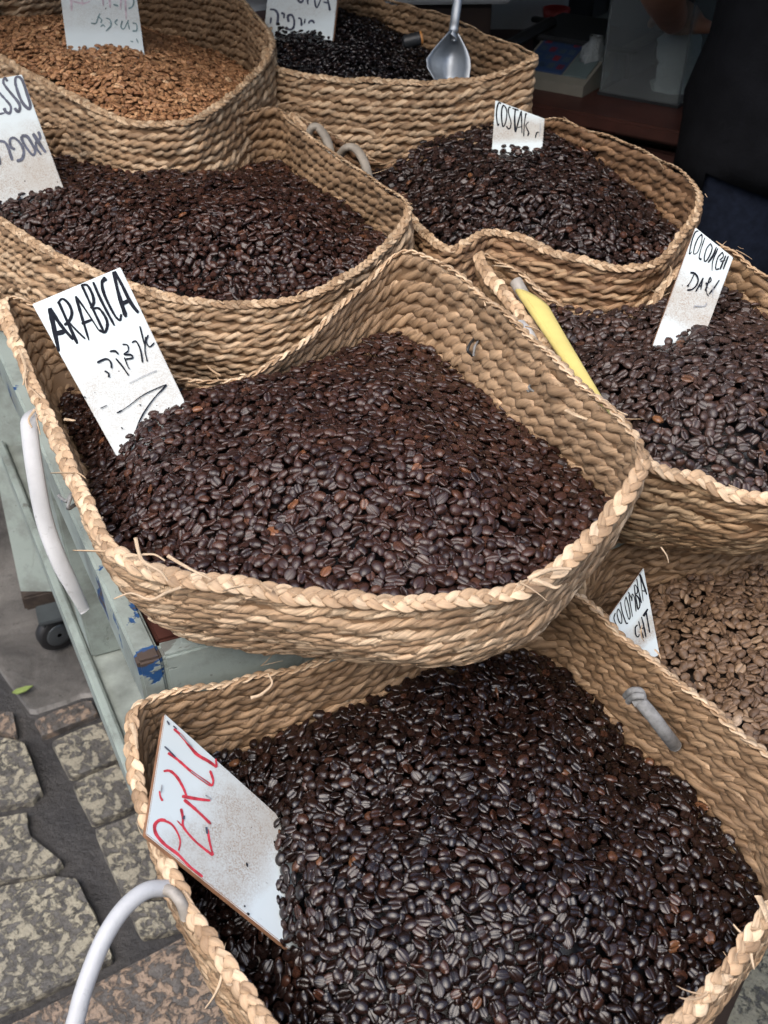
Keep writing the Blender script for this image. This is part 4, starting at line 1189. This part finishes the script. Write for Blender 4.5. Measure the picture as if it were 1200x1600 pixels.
sign('white sign lettered COLOMBIA LIGHT half hidden by the basket rim',
     [(936, 986), (1006, 887), (1031, 1022), (985, 1052)], [(1030, 1015, .905), (1006, 887, .925), (940, 980, .895)], (940, 870, 10.67),
     [(K, 26, [(632, 285), (700, 480), (752, 635)]), (K, 13, [(640, 300), (662, 500), (690, 742)]), (K, 18, [(665, 565), (742, 580)]), (K, 18, [(582, 365), (610, 550), (662, 775)]), (K, 18, [(538, 475), (560, 650), (602, 885)]), (K, 16, [(548, 460), (592, 525), (592, 600), (560, 625)]), (K, 20, [(570, 635), (622, 710), (632, 820), (602, 888)]),
      (K, 14, [(450, 640), (480, 830), (512, 1005)]), (K, 16, [(440, 590), (490, 690), (500, 740)]), (K, 15, [(500, 740), (505, 620), (545, 700), (570, 915)]), (K, 14, [(400, 665), (380, 780), (420, 960), (452, 1045), (470, 980), (440, 800), (398, 662)]), (K, 16, [(308, 755), (340, 930), (402, 1105), (435, 1100)]), (K, 14, [(270, 865), (250, 950), (290, 1090), (330, 1100), (320, 960), (268, 865)]), (K, 14, [(220, 940), (200, 1040), (260, 1180)]),
      (K, 34, [(688, 995), (762, 872)]), (K, 22, [(735, 925), (760, 1070), (795, 1270)]), (K, 19, [(655, 1005), (690, 1130), (732, 1345)]), (K, 19, [(608, 1075), (640, 1200), (692, 1360)]), (K, 15, [(640, 1205), (712, 1180)]), (K, 17, [(592, 1138), (552, 1185), (560, 1300), (600, 1340), (620, 1290)])])

# ================================================================== SMALL THINGS AT THE BASKETS
# rolled yellow paper cone lying along the rim
def paper_cone():
    tip, top = att(950, 655, .805), att(828, 462, .965)
    ax = nrm(top - tip)
    Lc = np.linalg.norm(top - tip)
    e1 = nrm(np.cross(ax, (0, 0, 1.)))
    e2 = np.cross(ax, e1)
    nu, nv = 18, 28
    V = []
    for i in range(nu):
        f_ = i / (nu - 1)
        rr = .0048 + .0050 * f_
        for j in range(nv):
            p = -2.6 + 6.6 * j / (nv - 1)
            cut = 1.06 - .20 * (0.5 + .5 * math.cos(p)) * f_ ** 2
            sp = 1 + .06 * j / nv
            V.append(tip + ax * Lc * f_ * cut + (e1 * math.cos(p) + e2 * .55 * math.sin(p)) * rr * sp)
    Fc = [tuple(f) for f in grid_faces(nu, nv, False, False)]
    o = obj('paper_cone', V, Fc, YELLOW)
    md = o.modifiers.new('thickness', 'SOLIDIFY')
    md.thickness = .0005
    tag(o, 'rolled yellow paper cone lying along the inner rim of the COLOMBIA DARK basket', 'paper')
paper_cone()
# scoop
def scoop():
    root = empty('metal_scoop', att(712, 112, 1.345))
    tag(root, 'grey metal scoop standing upright in the black coffee beans', 'scoop')
    rows = []
    spec = [(47, 704, 709, 713), (56, 697, 708, 718), (68, 686, 706, 724), (80, 676, 703, 730), (92, 667, 700, 734), (104, 668, 698, 735), (118, 676, 697, 733), (132, 684, 697, 730)]
    for v, l, m_, r_ in spec:
        row = []
        for k, f_ in enumerate(np.linspace(0, 1, 9)):
            u = l + (m_ - l) * f_ * 2 if f_ < .5 else m_ + (r_ - m_) * (f_ - .5) * 2
            dep = 1.335 + .030 * (1 - abs(f_ * 2 - 1) ** 1.6) * min(1, (v - 44) / 40) + (f_ - .5) * .012
            row.append(att(u, v, dep))
        rows.append(row)
    V = np.array(rows).reshape(-1, 3)
    b = obj('blade', V, [tuple(f) for f in grid_faces(len(spec), 9, False, False)], STEEL, root)
    md = b.modifiers.new('thickness', 'SOLIDIFY')
    md.thickness = .0014
    P = crom(np.array([att(709, 62, 1.345), att(709, 46, 1.338), att(711, 30, 1.338), att(715, 0, 1.335), (att(722, -60, 1.33))]), 6, False)
    obj('handle', *tube(P, .0062, .0038, 12), STEEL, root)
scoop()
# dark tool end lying in the same basket
def stub():
    a, b = att(630, 66, 1.375), att(656, 60, 1.375)
    root = empty('tool_handle', a)
    tag(root, 'black tool handle end with an orange ring lying in the black beans', 'handle end')
    ax = nrm(b - a)
    obj('grip', *lathe(a, [(.007, 0), (.0085, .003), (.0090, np.linalg.norm(b - a) - .003), (.0088, np.linalg.norm(b - a))], 16, ax), BLACKPL, root)
    obj('end_ring', *lathe(b, [(.0088, .0003), (.0093, .001), (.0090, .0032), (.007, .0034)], 16, ax), simple('orange_plastic', (.45, .20, .06), .5), root)
stub()

# ================================================================== SHOP INTERIOR THINGS
c0, c1 = at(800, 150, .80), at(1045, 196, .80)
cd = nrm((c1 - c0)[:2])
cn = np.array((-cd[1], cd[0]))
def cp(a, b, z):
    q = c0[:2] + cd * a + cn * b
    return np.array((q[0], q[1], z))
cnt = empty('shop_counter', cp(.4, .3, 0))
tag(cnt, 'reddish brown wooden shop counter with a drawer row behind the stall', 'counter')
obj('counter_top', *box(cp(.45, .25, .775), 1.7, .54, .025, cd, .004), REDWOOD, cnt, smooth=False)
obj('carcass', *box(cp(.45, .27, 0), 1.64, .46, .774, cd), DARKWOOD, cnt, smooth=False)
for k in range(4):
    obj('drawer_front', *box(cp(-.16 + .405 * k, .030, .60), .385, .02, .15, cd, .004), REDWOOD, cnt, smooth=False)
    obj('door_panel', *box(cp(-.16 + .405 * k, .030, .08), .385, .02, .50, cd, .004), DARKWOOD, cnt, smooth=False)
# weighing scale
sc0 = at(868, 135, .80)[:2]
scl = empty('weighing_scale', (sc0[0], sc0[1], .80))
tag(scl, 'weighing scale with blue keypad on the reddish counter', 'scale')
def wedge(c, w, d, h0, h1, X):
    V, Fc = box(c, w, d, 1, X)
    X = np.array((X[0], X[1])) ; Y = np.array((-X[1], X[0]))
    for i in range(len(V)):
        f_ = np.dot(V[i, :2] - np.asarray(c)[:2], Y) / d + .5
        if V[i, 2] > c[2] + .5:
            V[i, 2] = c[2] + h0 + (h1 - h0) * f_
    return V, Fc
sq = np.array((sc0[0], sc0[1], .80))
obj('scale_body', *wedge(sq + np.r_[cn * .03, 0], .14, .13, .018, .065, cd), PLATE, scl, smooth=False)
def onwedge(a, b, w, d, mat, nm):      # plate on the sloping face
    V, Fc = wedge(sq + np.r_[cn * .03 + cd * a + cn * b, 0], w, d, 0, 0, cd)
    X, Y = cd, cn
    out = []
    for i, p in enumerate(V):
        f_ = np.dot(p[:2] - (sq[:2] + cn * .03), cn) / .13 + .5
        zt = .80 + .018 + .047 * f_
        out.append((p[0], p[1], zt + (.0025 if i >= 4 else -.001)))
    obj(nm, out, Fc, mat, scl, smooth=False)
onwedge(-.024, .005, .080, .100, KEYPAD, 'keypad')
onwedge(.042, .005, .044, .100, KEYGREY, 'keypad')
for i in range(4):
    for j in range(4):
        onwedge(-.052 + .019 * i, -.028 + .022 * j, .013, .014, KEYGREY if (i + j) % 3 else REDPL, 'key')
obj('pan_support', *box(sq + np.r_[cn * .16 + cd * .0, 0], .20, .14, .055, cd, .006), DARKMETAL, scl, smooth=False)
obj('weighing_pan', *box(sq + np.r_[cn * .16, .056], .24, .19, .010, cd, .003), DARKMETAL, scl, smooth=False)
# clear display case with bags
gc0 = at(985, 165, .80)[:2] + cn * .13
dcs = empty('display_case', (gc0[0], gc0[1], .80))
tag(dcs, 'clear acrylic display case with plastic bags on the counter', 'display case')
def casebox(a, b, w, d, z0, h, m_, nm, par):
    q = gc0 + cd * a + cn * b
    return obj(nm, *box((q[0], q[1], z0), w, d, h, cd), m_, par, smooth=False)
CW, CD_, CH = .145, .20, .17
casebox(0, -CD_ / 2, CW, .004, .806, CH, GLASS, 'front_pane', dcs)
casebox(-CW / 2, 0, .004, CD_ - .006, .806, CH, GLASS, 'side_pane', dcs)
casebox(CW / 2, 0, .004, CD_ - .006, .806, CH, GLASS, 'side_pane', dcs)
casebox(0, 0, CW + .006, CD_ + .006, .8005, .005, DARKMETAL, 'case_base', dcs)
casebox(0, 0, CW + .008, CD_ + .008, .806 + CH, .004, GLASS, 'lid', dcs)
def bag(c, w, h, label):
    n, m_ = 9, 14
    V = []
    for i in range(n):
        f_ = i / (n - 1)
        rr = w * (1.0 - .35 * abs(f_ - .4) - .25 * (f_ > .8))
        for j in range(m_):
            p = 2 * math.pi * j / m_
            q = 1 + rng.normal(0, .17) + .2 * math.sin(p * 3 + i)
            V.append((c[0] + rr * q * math.cos(p), c[1] + rr * .55 * q * math.sin(p), c[2] + h * f_ + rng.normal(0, .003) * (0 < i)))
    Fc = [tuple(f) for f in grid_faces(n, m_, False, True)] + [tuple(range(m_ - 1, -1, -1)), tuple(range((n - 1) * m_, n * m_))]
    o = obj('plastic_bag', V, Fc, BAG)
    tag(o, label, 'bag')
q = gc0 + cd * .035 - cn * .03
bag((q[0], q[1], .806), .038, .115, 'crumpled clear plastic bag inside the display case, beside the person')
q = gc0 - cd * .11 - cn * .06
bag((q[0], q[1], .8005), .022, .085, 'slim pale plastic bag standing between the scale and the display case')
# dark grinder
gp = cp(.16, .38, .80)
grd = empty('coffee_grinder', gp)
tag(grd, 'dark coffee grinder standing on the counter behind the scale', 'grinder')
obj('housing', *box(gp + np.array((0, 0, .0005)), .26, .15, .17, cd, .012), DARKMETAL, grd, smooth=False)
obj('hopper', *lathe(gp + np.array((0, 0, .1715)), [(.05, 0), (.10, .12), (.105, .13), (.095, .14)], 20), DARKMETAL, grd)
obj('spout', *box(gp + np.r_[-cn * .095, .09], .05, .04, .05, cd, .006), DARKMETAL, grd, smooth=False)
# white appliance, arm, cup, post at the back
wp = at(800, 85, .82)
wh = empty('white_cabinet', (wp[0], wp[1] + .3, 0))
tag(wh, 'white box shaped cabinet standing at the back of the shop', 'cabinet')
obj('cabinet_body', *box((wp[0], wp[1] + .45, 0), .30, .30, .93, (1, 0), .008), WHITEPL, wh, smooth=False)
obj('door_panel', *box((wp[0] + .03, wp[1] + .293, .60), .20, .012, .26, (1, 0), .004), WHITEPL, wh, smooth=False)
ar = empty('folding_arm', at(800, 75, .84))
tag(ar, 'dark folding arm rising from behind the wide basket', 'arm')
P0, P1, P2 = att(775, 82, 1.85), att(862, 34, 1.95), att(835, 30, 2.0)
obj('lower_arm', *tube(np.array([P0, P0 + (P1 - P0) * .5, P1]), .013, .010, 8), DARKMETAL, ar, smooth=False)
obj('upper_arm', *tube(np.array([P2, (P1 + P2) / 2, P1]), .008, .006, 8), DARKMETAL, ar, smooth=False)
obj('arm_foot', *box((P0[0], P0[1], 0), .06, .06, P0[2] - .005, cd, .004), DARKMETAL, ar, smooth=False)
cu = at(866, 52, .8005)
o = obj('red_cup', *lathe(cu, [(.022, 0), (.027, .035), (.029, .05), (.027, .05), (.022, .006)], 18), REDPL)
tag(o, 'small red cup standing on the counter behind the scale', 'cup')
for k_, (u_, v_, w_, h_, mt_, lb_) in enumerate(((905, 22, .10, .07, BLACKPL, 'dark low carton lying on the counter behind the grinder'), (960, 14, .12, .10, KEYGREY, 'dull grey green carton on the counter behind the display case'))):
    q = at(u_, v_, .8005)
    o = obj('carton', *box(q, w_, .09, h_, cd, .003), mt_, smooth=False)
    tag(o, lb_, 'carton')
o = obj('steel_post', *tube(np.array([(at(822, 20, .9)[0], 2.75, 0), (at(822, 20, .9)[0], 2.75, 1.3), (at(822, 20, .9)[0], 2.75, 2.70)]), .016, None, 12), PLATE)
tag(o, 'slim pale post standing in the shop behind the basket', 'post')
# behind the left back baskets
tr = att(635, -16, 1.95)
o = obj('white_tray', *join([box((tr[0], tr[1], tr[2]), .36, .26, .012, (1, .05), .004), box((tr[0], tr[1] - .126, tr[2] + .0125), .34, .008, .014, (1, .05), .002), box((tr[0], tr[1] + .122, tr[2] + .0125), .34, .008, .014, (1, .05), .002)]), WHITEPL, smooth=False)
tag(o, 'white plastic tray behind the wide basket at the top edge', 'tray')
o = obj('tray_stand', *box((tr[0], tr[1], 0), .30, .22, tr[2] - .001, (1, .05), .004), DARKWOOD, smooth=False)
tag(o, 'dark wooden stand under the white plastic tray', 'stand')
rd = att(400, 30, 1.75)
o = obj('red_crate', *join([box((rd[0], rd[1], 0), .24, .20, rd[2] + .01, (1, .1), .006), box((rd[0], rd[1], rd[2] + .011), .25, .21, .012, (1, .1), .004)]), REDWOOD, smooth=False)
tag(o, 'dark red wooden crate between the two back row baskets', 'crate')
bw = (rd[0] - .005, rd[1] - .02, rd[2] + .0235)
o = obj('white_bowl', *lathe(bw, [(.035, 0), (.06, .02), (.078, .06), (.075, .062), (.055, .022), (.03, .006)], 28), WHITEPL)
tag(o, 'white bowl standing on the dark red crate', 'bowl')

# ================================================================== PERSON
def person():
    cx, cy = .66, 1.62
    names = {}
    Vv, Ee, Rr = [], [], []
    def v(n, p, r_):
        names[n] = len(Vv)
        Vv.append((cx + p[0], cy + p[1], p[2]))
        Rr.append(r_)
    def e(*ns):
        for a, b in zip(ns, ns[1:]):
            Ee.append((names[a], names[b]))
    v('pelvis', (0, 0, .88), (.165, .115)); v('waist', (0, 0, 1.0), (.155, .11)); v('chest', (0, .0, 1.20), (.175, .12)); v('shoulders', (0, .0, 1.33), (.13, .095))
    v('neck', (0, 0, 1.42), (.055, .058)); v('head0', (0, -.015, 1.50), (.07, .085)); v('head1', (0, -.01, 1.58), (.078, .098)); v('head2', (0, 0, 1.645), (.06, .07))
    e('pelvis', 'waist', 'chest', 'shoulders', 'neck', 'head0', 'head1', 'head2')
    for s_, n in ((-1, 'l'), (1, 'r')):
        v('hip' + n, (s_ * .095, 0, .80), (.095, .10)); v('knee' + n, (s_ * .10, -.01, .47), (.062, .066)); v('ank' + n, (s_ * .105, .02, .09), (.04, .045)); v('toe' + n, (s_ * .12, -.12, .035), (.04, .032))
        e('pelvis', 'hip' + n, 'knee' + n, 'ank' + n, 'toe' + n)
        v('sh' + n, (s_ * .185, .0, 1.325), (.062, .062)); v('elb' + n, (s_ * .265, .045, 1.045), (.045, .046)); v('wr' + n, (s_ * .19, -.13 if s_ > 0 else .20, .95), (.030, .026)); v('palm' + n, (s_ * .16, -.19 if s_ > 0 else .26, .93), (.038, .018))
        e('shoulders', 'sh' + n, 'elb' + n, 'wr' + n, 'palm' + n)
        sg = -1 if s_ > 0 else 1
        for f_ in range(4):
            ox = (f_ - 1.5) * .019
            ln = (.075, .085, .08, .062)[f_]
            v('f%d%s0' % (f_, n), (s_ * .155 + ox, sg * (.255 if sg > 0 else .20) + sg * .045, .925), (.0095, .0095))
            v('f%d%s1' % (f_, n), (s_ * .15 + ox * 1.1, sg * (.255 if sg > 0 else .20) + sg * (.045 + ln * .55), .915), (.0085, .0085))
            v('f%d%s2' % (f_, n), (s_ * .15 + ox * 1.1, sg * (.255 if sg > 0 else .20) + sg * (.04 + ln), .895), (.007, .007))
            e('palm' + n, 'f%d%s0' % (f_, n), 'f%d%s1' % (f_, n), 'f%d%s2' % (f_, n))
        v('t%s0' % n, (s_ * .16 - s_ * .042, sg * (.225 if sg > 0 else .17), .925), (.011, .011)); v('t%s1' % n, (s_ * .16 - s_ * .058, sg * (.26 if sg > 0 else .205), .918), (.0085, .0085))
        e('palm' + n, 't%s0' % n, 't%s1' % n)
    me = bpy.data.meshes.new('person')
    base = np.array((cx, cy, 0))
    me.from_pydata([tuple(np.array(p) - base) for p in Vv], Ee, [])
    body = bpy.data.objects.new('person', me)
    COL.objects.link(body)
    body.location = base
    tag(body, 'person in a black short sleeved shirt and navy jeans, elbow bare', 'person')
    sk = body.modifiers.new('skin', 'SKIN')
    for i, r_ in enumerate(Rr):
        me.skin_vertices[0].data[i].radius = r_
        me.skin_vertices[0].data[i].use_root = (i == 0)
    ss = body.modifiers.new('smooth', 'SUBSURF')
    ss.levels = ss.render_levels = 2
    dg = bpy.context.evaluated_depsgraph_get()
    nm = bpy.data.meshes.new_from_object(body.evaluated_get(dg))
    body.modifiers.clear()
    body.data = nm
    nm.materials.clear()
    nm.materials.append(SKIN)
    bm = bmesh.new()
    bm.from_mesh(nm)
    # clothing grown from the body surface
    def garment(name, test, off, mat):
        b2 = bm.copy()
        b2.normal_update()
        dead = [f for f in b2.faces if not test(f.calc_center_median())]
        bmesh.ops.delete(b2, geom=dead, context='FACES')
        for v_ in b2.verts:
            v_.co += v_.normal * (off + .006 * math.sin(v_.co.z * 38 + v_.co.x * 21) * math.sin(v_.co.y * 33 + v_.co.z * 11))
        m2 = bpy.data.meshes.new(name)
        b2.to_mesh(m2)
        b2.free()
        for p in m2.polygons:
            p.use_smooth = True
        m2.materials.append(mat)
        o_ = bpy.data.objects.new(name, m2)
        COL.objects.link(o_)
        o_.parent = body
        sd = o_.modifiers.new('thickness', 'SOLIDIFY')
        sd.thickness = .003
        return o_
    def in_shirt(c):
        if abs(c.x) > .18 or (abs(c.x) > .12 and abs(c.y) > .108):
            return c.z > 1.115
        return .77 < c.z < 1.415 and abs(c.y) < .17
    garment('shirt', in_shirt, .022, CLOTH)
    garment('jeans', lambda c: .10 < c.z < .90 and abs(c.x) < .24 and abs(c.y) < .16, .010, DENIM)
    garment('hair', lambda c: c.z > 1.56 and (c.y > -.045 or c.z > 1.64), .008, HAIR)
    garment('shoe', lambda c: c.z < .085, .006, BLACKPL)
    bm.free()
    for p in nm.polygons:
        p.use_smooth = True
    # face
    for s_ in (-1, 1):
        obj('eye', *lathe(np.array((cx + s_ * .031, cy - .101, 1.575)), [(.002, -.006), (.011, 0), (.002, .006)], 12, (0, -1, 0)), simple('eye_white', (.6, .6, .58), .2), body)
        obj('ear', *lathe(np.array((cx + s_ * .078, cy + .0, 1.565)), [(.006, -.006), (.026, 0), (.020, .006)], 12, (s_, 0, 0)), SKIN, body)
    obj('nose', [(cx - .016, cy - .100, 1.535), (cx + .016, cy - .100, 1.535), (cx, cy - .128, 1.54), (cx, cy - .100, 1.585)], [(0, 2, 1), (0, 3, 2), (1, 2, 3), (0, 1, 3)], SKIN, body)
    obj('mouth', *lathe(np.array((cx, cy - .098, 1.508)), [(.002, -.004), (.019, 0), (.002, .004)], 12, (0, -.35, 1)), simple('lips', (.30, .12, .10), .5), body)
person()
